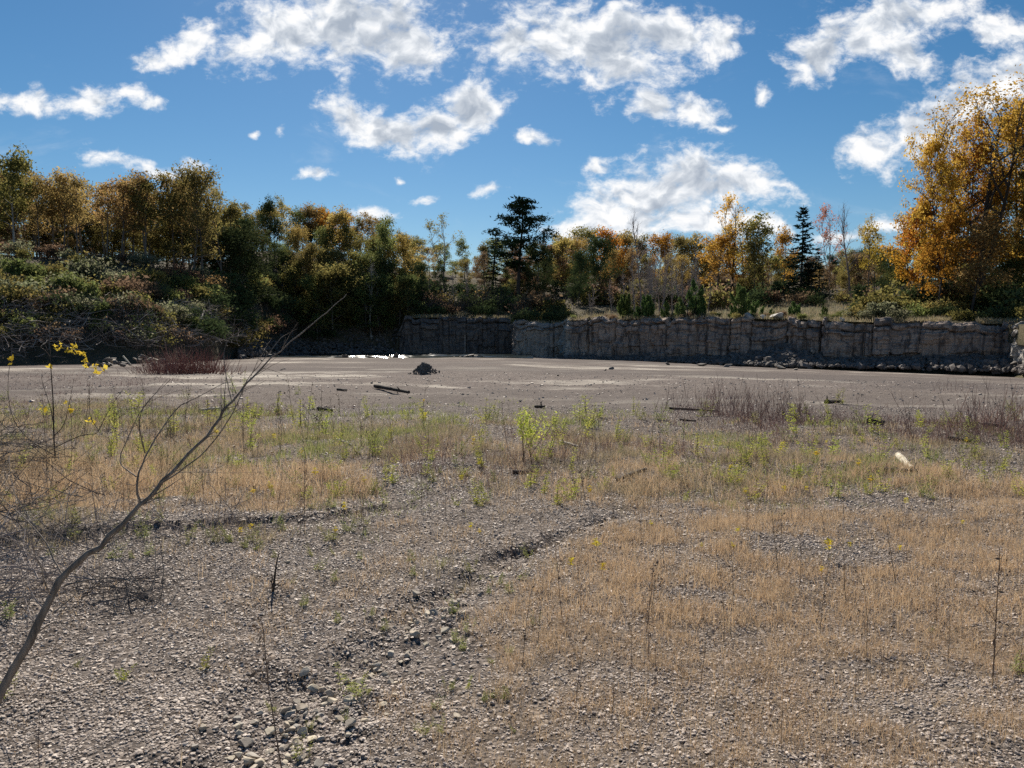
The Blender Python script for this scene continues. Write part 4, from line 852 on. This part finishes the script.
log(gp(200, 413, .06), gp(220, 411, .06), .06, .04, DRIFT, 'fallen_log', 'grey branch lying on the floor behind the bare sapling', 'log')
log(at(197, 362, 52), at(214, 370, 50.5), .05, .04, PALEW, 'fallen_log', 'bleached branch poking out at the right end of the red bush', 'log')
log(at(123, 356, 55.5), at(131, 365, 55), .06, .05, PALEW, 'fallen_log', 'bleached branch leaning on the rock heap', 'log')
log(gp(898, 460, .10), gp(912, 473, .02), .048, .038, PALEW, 'short_log', 'short bleached white log lying in the weeds on the right', 'log', bend=.012, stubs=1)
for (x0, y0, x1, y1, rr_, m_, lab) in ((884, 474, 918, 477, .035, BARKD, 'dark stick just in front of the white log'), (560, 447, 577, 451, .03, DRIFT, 'grey stick lying behind the middle weeds'), (618, 481, 648, 474, .03, BARKD, 'dark curved stick on bare ground in the middle'), (825, 405, 839, 406, .07, BARKD, 'small dark log on the open floor on the right'), (868, 427, 885, 428, .07, BARKD, 'dark log among the rusty scrub'), (983, 428, 1004, 430, .05, BARKD, 'long dark pole at the right among rusty scrub'), (340, 444, 352, 448, .025, DRIFT, 'pale stick left of the middle weeds'), (514, 474, 536, 472, .03, BARKD, 'dark stick under the tall yellow weed'), (536, 408, 545, 409, .05, BARKD, 'dark chunk of wood behind the yellow weed'), (669, 408, 720, 410, .03, BARKD, 'long thin branch before the rusty bushes'), (318, 410, 331, 411, .05, BARKD, 'dark clod of wood on the floor left of middle'), (338, 391, 347, 392, .05, BARKD, 'short dark branch left of the lone log'), (680, 419, 695, 421, .03, BARKD, 'short stick lying below the long thin branch'), (948, 440, 972, 442, .04, BARKD, 'dark branch in front of the rusty scrub')):
    log(gp(x0, y0, rr_), gp(x1, y1, rr_), rr_, rr_*.6, m_, 'stick', lab, 'stick', stubs=2, bend=.12)
log(at(465, 353, 112), at(465, 335, 112), .06, .05, DRIFT, 'wooden_post', 'thin upright post standing by the pond before the cliff', 'post', bend=.005)
# red bush
m = MB(); w = 7.2
for k in range(620):
    x = rq.normal()*w*.25; y = rq.normal()*.7; d = np.array((x*.16+rq.normal()*.32, rq.normal()*.3, 1)); m.tube(wander(rq, (x*.85, y, -.05), d/np.linalg.norm(d), rq.uniform(.8, 2.0)*math.exp(-(x/w)**2*3), 4, .09), [.016, .013, .010, .008, .004], 3)
e = gp(186, 373); o = m.build('red_bush', DOG); o.location = tuple(e); o.rotation_euler = (0, 0, R(-14)); tag(o, 'wide dark red leafless bush at the foot of the left slope', 'bush')
# rusty low scrub across the floor
def wiry(seed, H, W, n, m_i=0, rad=.004):
    r = np.random.default_rng(seed); m = MB()
    for k in range(n):
        x, y = r.normal()*W*.45, r.normal()*W*.45; d = np.array((r.normal()*.3, r.normal()*.3, 1)); P = wander(r, (x, y, -.03), d/np.linalg.norm(d), H*r.uniform(.5, 1.1), 4, .12); m.tube(P, np.linspace(rad, rad*.45, 5), 3)
        for q in range(2):
            d2 = d/np.linalg.norm(d)+rdir(r, 1)[0]*.6; m.tube(wander(r, P[r.integers(1, 4)], d2/np.linalg.norm(d2), H*.35, 2, .1), [rad*.6, rad*.5, rad*.3], 3)
    return m.build('dead_shrub', L['rust'], link=False)
WIRY = [wiry(400+i, .40, .9, 40, 0, .003) for i in range(4)]; WIRYS = [wiry(410+i, .24, .8, 22, 0, .003) for i in range(3)]
g = 'rusty leafless bushes across the floor'
for px, py, s in [(706, 411, 1.2), (722, 413, 1.5), (736, 414, 1.7), (749, 414, 1.5), (762, 416, 1.2), (774, 415, .9), (1008, 434, 1.6), (1020, 440, 1.7), (985, 432, 1.1), (1000, 445, 1.2), (950, 391, .9)]:
    b = gp(px, py); o = inst('dead_shrub', WIRY[rq.integers(0, 4)], tuple(b), rq.uniform(0, 6), (s*1.1, s*1.1, s*1.5)); lab = 'rusty leafless bush in the thicket on the open floor' if px < 800 else ('small bare bush alone near the foot of the right cliff' if px == 950 else 'rusty leafless bush at the right edge of the floor'); tag(o, lab, 'bush', g); later(o, px, lab)
for k in range(54):
    px = rq.uniform(690, 1040); py = np.interp(px, [690, 780, 860, 1040], [412, 424, 430, 442])+rq.normal()*6; b = gp(px, py); o = inst('dead_shrub', WIRYS[rq.integers(0, 3)], tuple(b), rq.uniform(0, 6), rq.uniform(.6, 1.25)); tag(o, 'low rusty scrub plant in the brownish strip across the right of the floor', 'scrub', 'low rusty scrub in the brownish strip')
# ------------------------------------------------------------------ gravel, grass
def in_view(r, d0, d1, dens, marg=2.2, k=0.74):
    n = int(dens*(k*(d1*d1-d0*d0)+2*marg*(d1-d0))); y = np.sqrt(r.uniform(d0*d0, d1*d1, n)); x = r.uniform(-1, 1, n)*(k*y+marg); return x, y
def build_gravel():
    r = np.random.default_rng(7); octV = np.array([(1, 0, 0), (-1, 0, 0), (0, 1, 0), (0, -1, 0), (0, 0, 1), (0, 0, -1.0)]); octF = np.array([(0, 2, 4), (2, 1, 4), (1, 3, 4), (3, 0, 4), (2, 0, 5), (1, 2, 5), (3, 1, 5), (0, 3, 5)])
    octs = [(octV*r.uniform(.6, 1.2, (6, 1))+r.normal(size=(6, 3))*.22, octF) for _ in range(14)]
    Vs, Fs, off = [], [], 0
    for d0, d1, dens, rm, shp in ((1.8, 3.6, 6200, .0056, SHP1), (3.6, 6, 4400, .0062, octs), (6, 10, 1700, .0082, octs), (10, 20, 220, .0115, octs), (20, 45, 4, .03, octs)):
        x, y = in_view(r, d0, d1, dens); dm = dry_mask(x, y); keep = r.random(len(x)) < (1-.25*dm)*(0.6+.4*sst(.30, .5, fbm(x*1.1, y*1.1, 55, 3))); x, y = x[keep], y[keep]
        rad = rm*np.clip(r.lognormal(0, .42, len(x)), .45, 2.6); z = gz(x, y)+rad*.25
        V, Fc = scatter_stones(r, np.stack([x, y, z], -1), rad, shp, .55); Vs.append(V); Fs.append(Fc+off); off += len(V)
    tag(mk('gravel', np.concatenate(Vs), [np.concatenate(Fs)], PEB), 'crushed grey limestone gravel spread over the ground', 'gravel', kind='stuff')
build_gravel()
def blades(r, x, y, z, h, w, lean, curl=.5):
    n = len(x); az = r.uniform(0, 2*PI, n); d = np.stack([np.cos(az), np.sin(az), np.zeros(n)], -1); sd = np.stack([-np.sin(az+r.normal(size=n)), np.cos(az+r.normal(size=n)), np.zeros(n)], -1)
    p0 = np.stack([x, y, z-.01], -1); up = np.array((0, 0, 1.0)); p1 = p0+up*(h*.55)[:, None]+d*(h*lean*.4)[:, None]; p2 = p0+up*(h*(1-.25*curl*lean))[:, None]+d*(h*lean)[:, None]
    w = np.broadcast_to(w, (n,))[:, None]
    V = np.stack([p0-sd*w, p0+sd*w, p1+sd*w*.8, p1-sd*w*.8, p2], 1).reshape(-1, 3); i = np.arange(n)*5
    return V, np.stack([i, i+1, i+2, i+3], -1), np.stack([i+3, i+2, i+4], -1)
def build_grass(name, mat, seed, bins, maskf, label, per=12):
    r = np.random.default_rng(seed); Vs, Q, T, off = [], [], [], 0
    for d0, d1, dens, h, w, sp in bins:
        x, y = in_view(r, d0, d1, dens); m = maskf(x, y); kp = r.random(len(x)) < m*(.22+1.1*sst(.40, .60, fbm(x*4.6, y*4.6, seed, 2))*sst(-.2, .8, m+.2)); x, y, m = x[kp], y[kp], m[kp]
        if not len(x): continue
        hs = h*r.uniform(.5, 1.25, len(x))*(.55+.45*m); k = r.poisson(per, len(x)); X = np.repeat(x, k); Y = np.repeat(y, k); Hh = np.repeat(hs, k)*r.uniform(.4, 1.1, len(X)); X = X+r.normal(size=len(X))*sp; Y = Y+r.normal(size=len(X))*sp
        V, q, t = blades(r, X, Y, gz(X, Y), Hh, w*r.uniform(.6, 1.3, len(X)), np.abs(r.normal(.55, .4, len(X)))); Vs.append(V); Q.append(q+off); T.append(t+off); off += len(V)
        # fine seed sprays near the tips
        if h > .05 and d1 < 25:
            kk = r.random(len(X)) < .5; n = kk.sum(); c = np.stack([X[kk], Y[kk], gz(X[kk], Y[kk])+Hh[kk]*r.uniform(.5, 1.0, n)], -1)+r.normal(size=(n, 3))*sp*.7; c[:, 2] = np.maximum(c[:, 2], gz(c[:, 0], c[:, 1])+.008)
            lv, lf = leafq(r, c, w*2.0, .4); Vs.append(lv); Q.append(lf+off); off += len(lv)
    tag(mk(name, np.concatenate(Vs), [np.concatenate(Q), np.concatenate(T)], mat), label, 'grass', kind='stuff')
build_grass('dry_grass', L['straw'], 31, ((1.8, 4.2, 420, .085, .0009, .035), (4.2, 8, 290, .13, .0015, .055), (8, 13, 130, .23, .0022, .08), (13, 22, 30, .20, .0045, .13)), dry_mask, 'fine tan dry grass in low fluffy patches', 16)
def sedge_mask(x, y):
    px, py = proj(x, y, g0(x, y))
    m = ell(px, py, [(500, 462, 330, 50, .8), (820, 470, 260, 46, .7), (120, 440, 260, 40, .9), (250, 470, 160, 40, .7), (460, 580, 70, 24, .8), (300, 530, 130, 22, .7), (110, 540, 130, 26, .9), (360, 672, 30, 24, .6), (700, 640, 500, 200, .16), (200, 650, 260, 120, .10)])
    return m*sst(.36, .54, fbm(x*.9, y*.9, 71, 4))*(.25+.75*sst(.38, .56, fbm(x*2.3, y*2.3, 73, 3)))
build_grass('weedy_grass', L['sedge'], 32, ((1.8, 5, 90, .09, .0011, .035), (5, 8, 150, .16, .0017, .06), (8, 13, 230, .20, .0022, .10), (13, 24, 110, .24, .004, .16), (24, 40, 7, .2, .008, .2)), sedge_mask, 'dull weedy grass thinly covering the bare ground', 9)
def floor_mask(x, y):
    px, py = proj(x, y, g0(x, y)); return ell(px, py, [(860, 426, 260, 16, .8), (80, 380, 180, 10, .8), (60, 410, 140, 30, .5)])*sst(.4, .55, fbm(x*.3, y*.3, 91, 3))
build_grass('floor_stubble', L['rust'], 33, ((13, 24, 26, .14, .004, .2), (24, 60, 3, .16, .007, .35)), floor_mask, 'thin brownish stubble on the open quarry floor', 8)
def stem_mask(x, y): return dry_mask(x, y)*.9+.25*sedge_mask(x, y)
build_grass('straw_stems', L['straw'], 36, ((2.2, 5, 26, .20, .0009, .03), (5, 8, 26, .30, .0012, .04), (8, 14, 26, .40, .0018, .05), (14, 22, 8, .42, .003, .08)), stem_mask, 'thin upright straw stems standing above the dry grass', 3)
def lime_mask(x, y):
    px, py = proj(x, y, g0(x, y)); return ell(px, py, [(450, 432, 200, 30, .8), (850, 460, 220, 40, .8), (620, 440, 160, 30, .6), (180, 440, 240, 40, .7), (250, 545, 160, 18, .5), (470, 580, 50, 20, .7), (355, 685, 30, 20, .7), (520, 500, 400, 20, .4)])*sst(.50, .62, fbm(x*.8, y*.8, 171, 4))
build_grass('green_cover', L['weed'], 37, ((2.2, 6, 120, .08, .0014, .04), (6, 9, 120, .13, .002, .05), (9, 14, 110, .18, .003, .07), (14, 28, 50, .22, .005, .12)), lime_mask, 'yellowish green low plants in scattered patches', 9)
def maroon_mask(x, y):
    px, py = proj(x, y, g0(x, y)); return ell(px, py, [(480, 455, 200, 28, .9), (620, 460, 140, 26, .7), (900, 430, 300, 22, .9), (150, 420, 220, 30, .5), (700, 480, 300, 20, .5)])*sst(.46, .60, fbm(x*.7, y*.7, 271, 4))
build_grass('brown_stems', L['rust'], 38, ((6, 9, 60, .28, .0014, .05), (9, 14, 70, .34, .002, .07), (14, 30, 26, .36, .0035, .12)), maroon_mask, 'thin brownish stems of dead weeds in patches', 6)
def build_meadow():
    r = np.random.default_rng(35); n = 26000; px = r.uniform(405, 1030, n); t = r.uniform(0, 1, n)**1.4*np.interp(px, [405, 560, 600, 720, 880, 930, 1030], [5, 8, 20, 46, 48, 8, 4]); keep = fbm(px*.05, t*.4, 3, 3) > .4; px, t = px[keep], t[keep]
    y = dbase(px)+t+.3; x = (px-512)/F*y; V, q, tt = blades(r, x, y, hz(px, t), r.uniform(.25, .75, len(x)), .03, np.abs(r.normal(.3, .25, len(x))))
    tag(mk('meadow_grass', V, [q, tt], L['sedge']), 'tufted grass on the plateau above the cliff', 'grass', kind='stuff')
build_meadow()
# ------------------------------------------------------------------ foreground things
rf = np.random.default_rng(57)
# stones of the gully
named = [(305,676,14,'grey stone at the head of the rubble in the gully'),(330,697,17,'blue grey block in the middle of the gully rubble'),(351,701,14,'pale stone right of the blue grey block'),(383,707,12,'tan stone on the right side of the gully'),(365,725,12,'buff stone in the lower gully'),(350,733,16,'long pale slab in the lower gully'),(387,718,10,'small tan stone at the right of the gully'),(295,697,12,'grey stone at the left side of the gully'),(270,732,16,'buff block at the lower left of the gully'),(246,742,20,'long buff slab near the bottom of the picture'),(260,762,17,'large buff stone at the bottom of the picture'),(284,760,14,'pale stone at the bottom right of the buff one'),(238,729,12,'grey stone left of the buff block'),(224,717,13,'upright dark grey stone left in the gully'),(418,624,10,'white stone at the bend of the gully'),(408,629,8,'tan stone beside the white one at the gully bend'),(379,669,8,'small pale stone above the gully rubble'),(457,724,11,'lone white flat stone right of the gully'),(287,568,7,'white stone behind the small dead stump'),(266,593,6,'buff pebble at the foot of the small dead stump'),(340,718,13,'grey flat stone in the lower gully'),(302,708,12,'round grey stone among the gully rubble'),(322,740,12,'grey stone low in the gully'),(312,725,11,'buff stone under the round grey one'),(230,757,13,'buff stone at the lower left corner of the rubble'),(395,700,8,'small pale stone on the right gully bank'),(137,659,6,'small brown stone among the left gravel'),(725,690,5,'small pale stone in the right grass'),(905,690,5,'small white stone in the grass at the right'),(585,612,5,'small pale stone beside the yellow leaf')]
for px, py, w, lab in named:
    p = gpix(px, py); dd = p[1]*1.02; r_ = w/F*dd*.50; x = p[0]*1.02; rock(x, dd, float(gz(x, dd))+r_*.35, r_, lab, 'stones of the gully' if 215 < px < 430 else 'stones in the gravel', cat='stone', flat=.85, name='stone')
for k in range(230):
    i = rf.integers(3, 10); t = rf.random(); p = GUL[i]*(1-t)+GUL[i+1]*t; p = p+rf.normal(size=2)*np.array((.12, .14)); r_ = rf.uniform(.009, .028)*(1 if rf.random() < .8 else 1.5)
    rock(p[0], p[1], float(gz(*p))+r_*.3, r_, 'small limestone chunk in the rubble along the gully bed', 'small chunks in the gully bed', cat='stone', name='stone')
# leaning bare sapling
def pl(lst): return np.array([at(*q) for q in lst])
def smooth(P, n=4):
    t = np.linspace(0, len(P)-1, (len(P)-1)*n+1); out = []
    for q in t:
        i = min(int(q), len(P)-2); f = q-i; p0, p1, p2, p3 = P[max(i-1, 0)], P[i], P[i+1], P[min(i+2, len(P)-1)]
        out.append(.5*((2*p1)+(-p0+p2)*f+(2*p0-5*p1+4*p2-p3)*f*f+(-p0+3*p1-3*p2+p3)*f**3))
    return np.array(out)
base = at(-4, 706, 3.25); root = empty('bare_sapling', (base[0], base[1], float(gz(base[0], base[1])))); off = np.array(root.location)
tag(root, 'long bare sapling leaning right across the left foreground', 'sapling')
def limb(lst, r0, r1, name='branch', twigs=0, k=7):
    P = smooth(pl(lst))-off; P = P+rf.normal(size=P.shape)*min(.004, r0*.12); n = len(P); rr_ = (r1+(r0-r1)*(1-np.linspace(0, 1, n))**1.5)*.52*(1+rf.normal(size=n)*.06); m = MB(); m.tube(P, rr_, k)
    for q in range(twigs):
        i = rf.integers(n//5, max(n//5+2, n-n//5)); T = P[min(i+1, n-1)]-P[i-1]; T /= np.linalg.norm(T); d = T+rdir(rf, 1)[0]*.6; m.tube(wander(rf, P[i], d/np.linalg.norm(d), rf.uniform(.05, .24), 5, .14), np.linspace(min(.004, max(.0014, rr_[i]*.4)), .0008, 6), 4)
    m.build(name, SAPB, root, smooth=True)
limb([(-14,730,3.2),(-4,700,3.25),(28,645,3.3),(60,582,3.38),(100,545,3.46),(140,505,3.56),(172,473,3.66),(205,436,3.76),(232,402,3.86),(262,368,3.96),(300,334,4.08),(326,313,4.18),(347,294,4.3)], .043, .0035, 'trunk', 26, 10)
limb([(140,504,3.56),(137,480,3.55),(150,448,3.6),(176,410,3.7),(196,398,3.75),(226,382,3.85)], .012, .003, twigs=4)
limb([(145,453,3.6),(140,430,3.5),(141,413,3.5),(150,399,3.5),(171,379,3.5)], .007, .002, twigs=2)
limb([(136,476,3.55),(120,462,3.7),(127,440,3.75),(138,416,3.8),(150,400,3.85),(168,378,3.9)], .007, .002, twigs=2)
limb([(160,484,3.6),(182,470,3.5),(206,450,3.5),(226,424,3.5),(238,402,3.5),(247,380,3.5),(262,362,3.5),(281,338,3.6),(297,329,3.6)], .008, .0022, twigs=4)
limb([(232,402,3.86),(226,375,3.9),(224,352,3.95),(230,338,4.),(242,330,4.)], .005, .0016)
limb([(64,586,3.36),(90,580,3.3),(116,578,3.25),(134,583,3.2),(152,594,3.15),(173,614,3.1)], .008, .002, twigs=5)
limb([(64,577,3.38),(54,560,3.45),(44,540,3.5),(26,520,3.6),(4,500,3.7),(-20,480,3.8)], .009, .003, twigs=5)
limb([(52,600,3.36),(44,580,3.3),(38,560,3.25),(20,545,3.2),(-15,530,3.2)], .007, .002, twigs=4)
limb([(36,634,3.3),(56,622,3.2),(72,634,3.15),(88,651,3.1)], .006, .0016, twigs=3)
limb([(22,660,3.3),(44,655,3.2),(60,648,3.1),(75,640,3.05)], .006, .0015, twigs=3)
limb([(100,545,3.46),(124,532,3.6),(150,530,3.7),(176,545,3.8),(186,552,3.85)], .005, .0015, twigs=3)
limb([(172,473,3.66),(196,472,3.8),(225,473,3.9),(262,472,4.)], .004, .0012, twigs=2)
# yellow leaved sapling at the left
b0 = gp(56, 466); root2 = empty('yellow_sapling', tuple(b0)); tag(root2, 'thin leafless sapling holding a few yellow leaves at its tips on the left', 'sapling'); d0 = b0[1]; off2 = b0
tips = []
for lst, r_ in (([(56, 466), (54, 440), (53, 400), (51, 370), (50, 346)], .011), ([(54, 430), (51, 410), (44, 388), (41, 376)], .006), ([(54, 436), (64, 424), (70, 400), (74, 378)], .006), ([(54, 448), (80, 436), (98, 432), (90, 415), (90, 382)], .007), ([(98, 432), (108, 412), (118, 396), (124, 388)], .005), ([(54, 455), (30, 440), (14, 420), (8, 392), (10, 362)], .007)):
    P = smooth(np.array([at(x, y, d0+rf.normal()*.03) for x, y in lst]))-off2; m = MB(); m.tube(P, np.linspace(r_, r_*.3, len(P)), 6)
    for q in range(5):
        i = rf.integers(3, len(P)); d = rdir(rf, 1)[0]+np.array((0, 0, .8)); m.tube(wander(rf, P[i-1], d/np.linalg.norm(d), .14, 3, .1), [r_*.35, r_*.25, .001, .001], 4)
    m.build('stem', BARKD, root2)
def cluster(parent, pts, n, sp, size, mat, name='leaves', oo=None):
    c = np.concatenate([p+rf.normal(size=(n, 3))*sp for p in pts]); V, Fq = leafq(rf, c, size, .62); return mk(name, V, [Fq], mat, parent)
yl_ = [(58, 347), (62, 346), (66, 350), (75, 350), (77, 353), (74, 347), (84, 354), (85, 360), (86, 365), (95, 367), (97, 372), (104, 369), (49, 367), (10, 360), (11, 357), (66, 402), (70, 410), (43, 408), (91, 420)]
cluster(root2, [at(x, y, d0)-off2 for x, y in yl_], 7, .022, .026, L['yellow'])
# brush heap at the left edge and dead shrubs
for k, (px, py, W_, H_, n, lab) in enumerate([(2, 476, 1.0, .8, 270, 'dense heap of dead twigs at the left edge behind the dry grass'), (-90, 520, 1.5, .8, 120, 'heap of dead twigs beyond the left edge'), (70, 505, 1.0, .35, 46, 'thin scatter of dead twigs in the left grass'), (0, 600, .7, .45, 110, 'twiggy dead growth at the left edge near the sapling'), (120, 595, .55, .12, 60, 'flat patch of dead twigs on the gravel under the sapling'), (100, 540, .8, .14, 70, 'dead roots and twigs along the little bank on the left'), (20, 545, .9, .5, 90, 'loose dead twigs at the left edge in front of the dry grass'), (220, 532, .8, .1, 60, 'thin dead roots along the right part of the little bank')]):
    b = gp(px, py); o = stick_heap(500+k, n, W_, W_*.7, H_, (.25, .8), (.0015, .0055)).build('brush_heap', TWIG if k % 2 else BARK); o.location = tuple(b); tag(o, lab, 'brush')
# plants
def weed_mesh(seed, H, n, leaf, lw, mat, stems=1, spread=.1, tips=.0, dark=True):
    r = np.random.default_rng(seed); m = MB()
    for s in range(stems):
        d = np.array((r.normal()*spread*2, r.normal()*spread*2, 1)); P = wander(r, (r.normal()*spread*.3, r.normal()*spread*.3, -.02), d/np.linalg.norm(d), H*r.uniform(.65, 1.05), 6, .06); m.tube(P, np.linspace(.0035, .0012, 7), 4, 1)
        t = np.sort(r.uniform(tips, 1, n))*6; i = np.clip(t.astype(int), 0, 5); p = P[i]+(P[i+1]-P[i])*(t-i)[:, None]; az = np.arange(n)*2.4+r.normal(size=n)*.4
        a = np.stack([np.cos(az), np.sin(az), r.uniform(.2, 1.1, n)], -1); a /= np.linalg.norm(a, axis=1, keepdims=True); b = np.cross(a, (0, 0, 1.)); b /= np.linalg.norm(b, axis=1, keepdims=True); sz = (leaf*r.uniform(.6, 1.2, n)*(1.1-.5*t/6))[:, None]
        V, Fq = quads(p+a*sz, a*sz, b*sz*lw); V = V.reshape(-1, 4, 3); V[:, 2, 2] -= (sz*.5)[:, 0]; m.add(V.reshape(-1, 3), Fq, 0)
    return m.build('weed', [mat, L['stem']], link=False)
WD = {'lime': [weed_mesh(600+i, .42, 34, .036, .28, L['lime'], 3, .12) for i in range(3)], 'weed': [weed_mesh(610+i, .36, 32, .036, .22, L['weed'], 4, .14) for i in range(3)], 'yellow': [weed_mesh(620+i, .30, 22, .044, .5, L['yellow'], 1, .08, .55) for i in range(3)]}
def stalk_mesh(seed, H, br=6):
    r = np.random.default_rng(seed); m = MB(); P = wander(r, (0, 0, -.03), (r.normal()*.06, r.normal()*.06, 1), H, 8, .03); m.tube(P, np.linspace(.0024, .0009, 9), 5)
    for q in range(br):
        i = r.integers(3, 9); d = np.array((r.normal()*.6, r.normal()*.6, 1)); B = wander(r, P[i-1], d/np.linalg.norm(d), H*r.uniform(.08, .22), 3, .1); m.tube(B, [.0011, .0009, .0007, .0006], 3); V, Fq = leafq(r, B[-1]+r.normal(size=(4, 3))*.007, .006, .5); m.add(V, Fq)
    return m.build('dry_stalk', L['stem'], link=False)
STK = [stalk_mesh(640+i, .5, 7+i) for i in range(6)]
def weed(px, py, kind, hpx, lab, group, cat='weed', name=None, cnt=True):
    b = gp(px, py); h = hpx/F*b[1]; me, h0 = (STK[rf.integers(0, 6)], .5) if kind == 'stalk' else (WD[kind][rf.integers(0, 3)], {'lime': .42, 'weed': .36, 'yellow': .3}[kind]); s = h/h0
    o = inst(name or {'stalk': 'dry_stalk', 'lime': 'green_weed', 'weed': 'green_weed', 'yellow': 'yellow_weed'}[kind], me, tuple(b), rf.uniform(0, 6), (s*1.1, s*1.1, s)); tag(o, lab, cat, group)
    if cnt: later(o, px, lab)
# the big yellow weed and marked plants
b = gp(527, 462); e = empty('yellow_bush', tuple(b), 0, .86); tag(e, 'tallest bushy yellow green weed in the middle of the ground', 'weed'); m = MB(); tp = []
for k in range(9):
    P = wander(rf, (rf.normal()*.05, 0, -.02), np.array((rf.normal()*.22, rf.normal()*.2, 1))/1.05, rf.uniform(.6, .86), 6, .07); m.tube(P, np.linspace(.005, .002, 7), 4); tp += [P[4], P[5], P[6]]
m.build('stem', L['stem'], e); cluster(e, tp, 44, .06, .014, L['lime'])
for px, py, k, h, lab in ((425, 407, 'yellow', 10, 'tall yellow topped weed at the edge of the open floor'), (427, 425, 'yellow', 16, 'yellow weed below the one at the floor edge'), (599, 555, 'yellow', 26, 'bright yellow plant left of the gully end'), (573, 571, 'yellow', 22, 'yellow plant on the right bank of the gully'), (603, 575, 'yellow', 20, 'bright yellow cluster on a short stem in tan grass'), (824, 562, 'yellow', 28, 'upright yellow plant in the tan grass'), (820, 580, 'yellow', 16, 'low yellow plant in the tan grass'), (240, 540, 'yellow', 14, 'yellow tipped plant on the little left bank'), (205, 667, 'lime', 24, 'small yellow green seedling alone on the gravel'), (122, 680, 'lime', 24, 'bright yellow green seedling on the left gravel'), (76, 667, 'weed', 12, 'low green rosette beside the sapling'), (355, 690, 'weed', 40, 'leafy dark green plant at the head of the gully rubble'), (467, 690, 'lime', 16, 'pale green seedling right of the gully'), (470, 533, 'yellow', 16, 'pair of yellow leaves on a stem above the gully'), (480, 536, 'yellow', 12, 'yellow leaf on a stem right of the pair'), (930, 632, 'weed', 8, 'tiny green sprout in the tan grass'), (1016, 668, 'weed', 30, 'green plant at the right edge'), (365, 473, 'lime', 12, 'small bright green clump left of the middle'), (62, 512, 'lime', 26, 'yellow green weed in the left grass'), (456, 503, 'lime', 14, 'yellow green clump on bare ground'), (232, 437, 'lime', 26, 'tall yellow green weed right of the bare sapling'), (248, 450, 'lime', 34, 'yellow green weed beside the tall one right of the sapling'), (272, 700, 'weed', 16, 'green tuft inside the gully'), (300, 750, 'weed', 26, 'green plant low in the gully'), (5, 620, 'weed', 30, 'green plant at the left edge'), (8, 700, 'weed', 34, 'dark green plant at the foot of the sapling'), (228, 545, 'weed', 24, 'green clump under the little left bank'), (115, 560, 'weed', 22, 'grassy green clump under the left bank')): weed(px, py, k, h, lab, 'marked plants of the foreground')
for n, kind, box, h, lab, gname in ((110, 'lime', (330, 1020, 408, 505), (14, 30), 'yellow green weed in the thin growth before the open floor', 'yellow green weeds before the open floor'), (46, 'lime', (0, 350, 405, 500), (14, 30), 'yellow green weed in the growth on the left', 'yellow green weeds on the left'), (90, 'weed', (330, 1020, 405, 500), (10, 24), 'dull green weed in the thin growth before the open floor', 'dull green weeds before the open floor'), (50, 'weed', (0, 360, 395, 540), (12, 28), 'dull green weed in the growth on the left', 'dull green weeds on the left'), (34, 'yellow', (200, 1000, 440, 560), (10, 20), 'small yellow leaved weed among the dry growth', 'small yellow weeds'), (34, 'weed', (20, 370, 524, 562), (10, 22), 'small green weed along the little left bank', 'small green weeds along the little left bank'), (40, 'weed', (290, 540, 540, 740), (8, 20), 'small green weed along the gully', 'small green weeds along the gully')):
    for k in range(n): weed(rf.uniform(box[0], box[1]), rf.uniform(box[2], box[3]), kind, rf.uniform(*h), lab, gname, cnt=False)
for n, box, h, lab, gname in ((110, (360, 1024, 430, 560), (22, 50), 'thin dark dry stalk standing in the growth on the right', 'dry stalks on the right'), (120, (0, 380, 420, 540), (25, 60), 'thin dark dry stalk standing in the growth on the left', 'dry stalks on the left'), (30, (480, 1024, 560, 720), (40, 90), 'dry stalk standing in the tan grass of the foreground', 'dry stalks of the foreground')):
    for k in range(n): weed(rf.uniform(box[0], box[1]), rf.uniform(box[2], box[3]), 'stalk', rf.uniform(*h), lab, gname, 'stalk', cnt=False)
for px, py, h, lab in ((992, 684, 155, 'tallest black dry stalk standing at the right edge'), (855, 700, 60, 'dark dry stalk in the lower right grass'), (284, 764, 170, 'tall thin dry stalk rising out of the gully rubble'), (865, 660, 90, 'pale thin stalk in the right grass'), (782, 750, 70, 'dark stalk near the bottom right'), (40, 768, 90, 'dark stalk at the bottom left corner'), (586, 500, 70, 'dark stalk in the middle of the growth'), (952, 513, 45, 'dark stalk left of the leaning stem')): weed(px, py, 'stalk', h, lab, 'tall dry stalks', 'stalk')
log(at(940, 506, 7.9), np.append(gpix(986, 553), gz(*gpix(986, 553))), .006, .012, BARKD, 'leaning_stem', 'dark stem leaning left out of the grass at the right', 'stem', bend=.02)
log(at(1003, 626, 5.0), np.append(gpix(1030, 660), gz(*gpix(1030, 660))), .005, .009, BARKD, 'leaning_stem', 'dark stem leaning in from the right edge', 'stem', bend=.02)
# small dead stump
b = gp(272, 594); m = MB()
m.tube(wander(rf, (0, 0, -.03), (.03, 0, 1), .30, 6, .08), np.linspace(.010, .003, 7), 6)
for k in range(6):
    d = np.array((rf.normal()*.7, rf.normal()*.5, .55)); m.tube(wander(rf, (0, 0, rf.uniform(0, .08)), d/np.linalg.norm(d), rf.uniform(.06, .20), 4, .25), np.linspace(.005, .0014, 5), 5)
o = m.build('dead_stump', BARKD); o.location = tuple(b); tag(o, 'small splintered dead stump standing alone on the gravel', 'stump')
name_the_waiting()
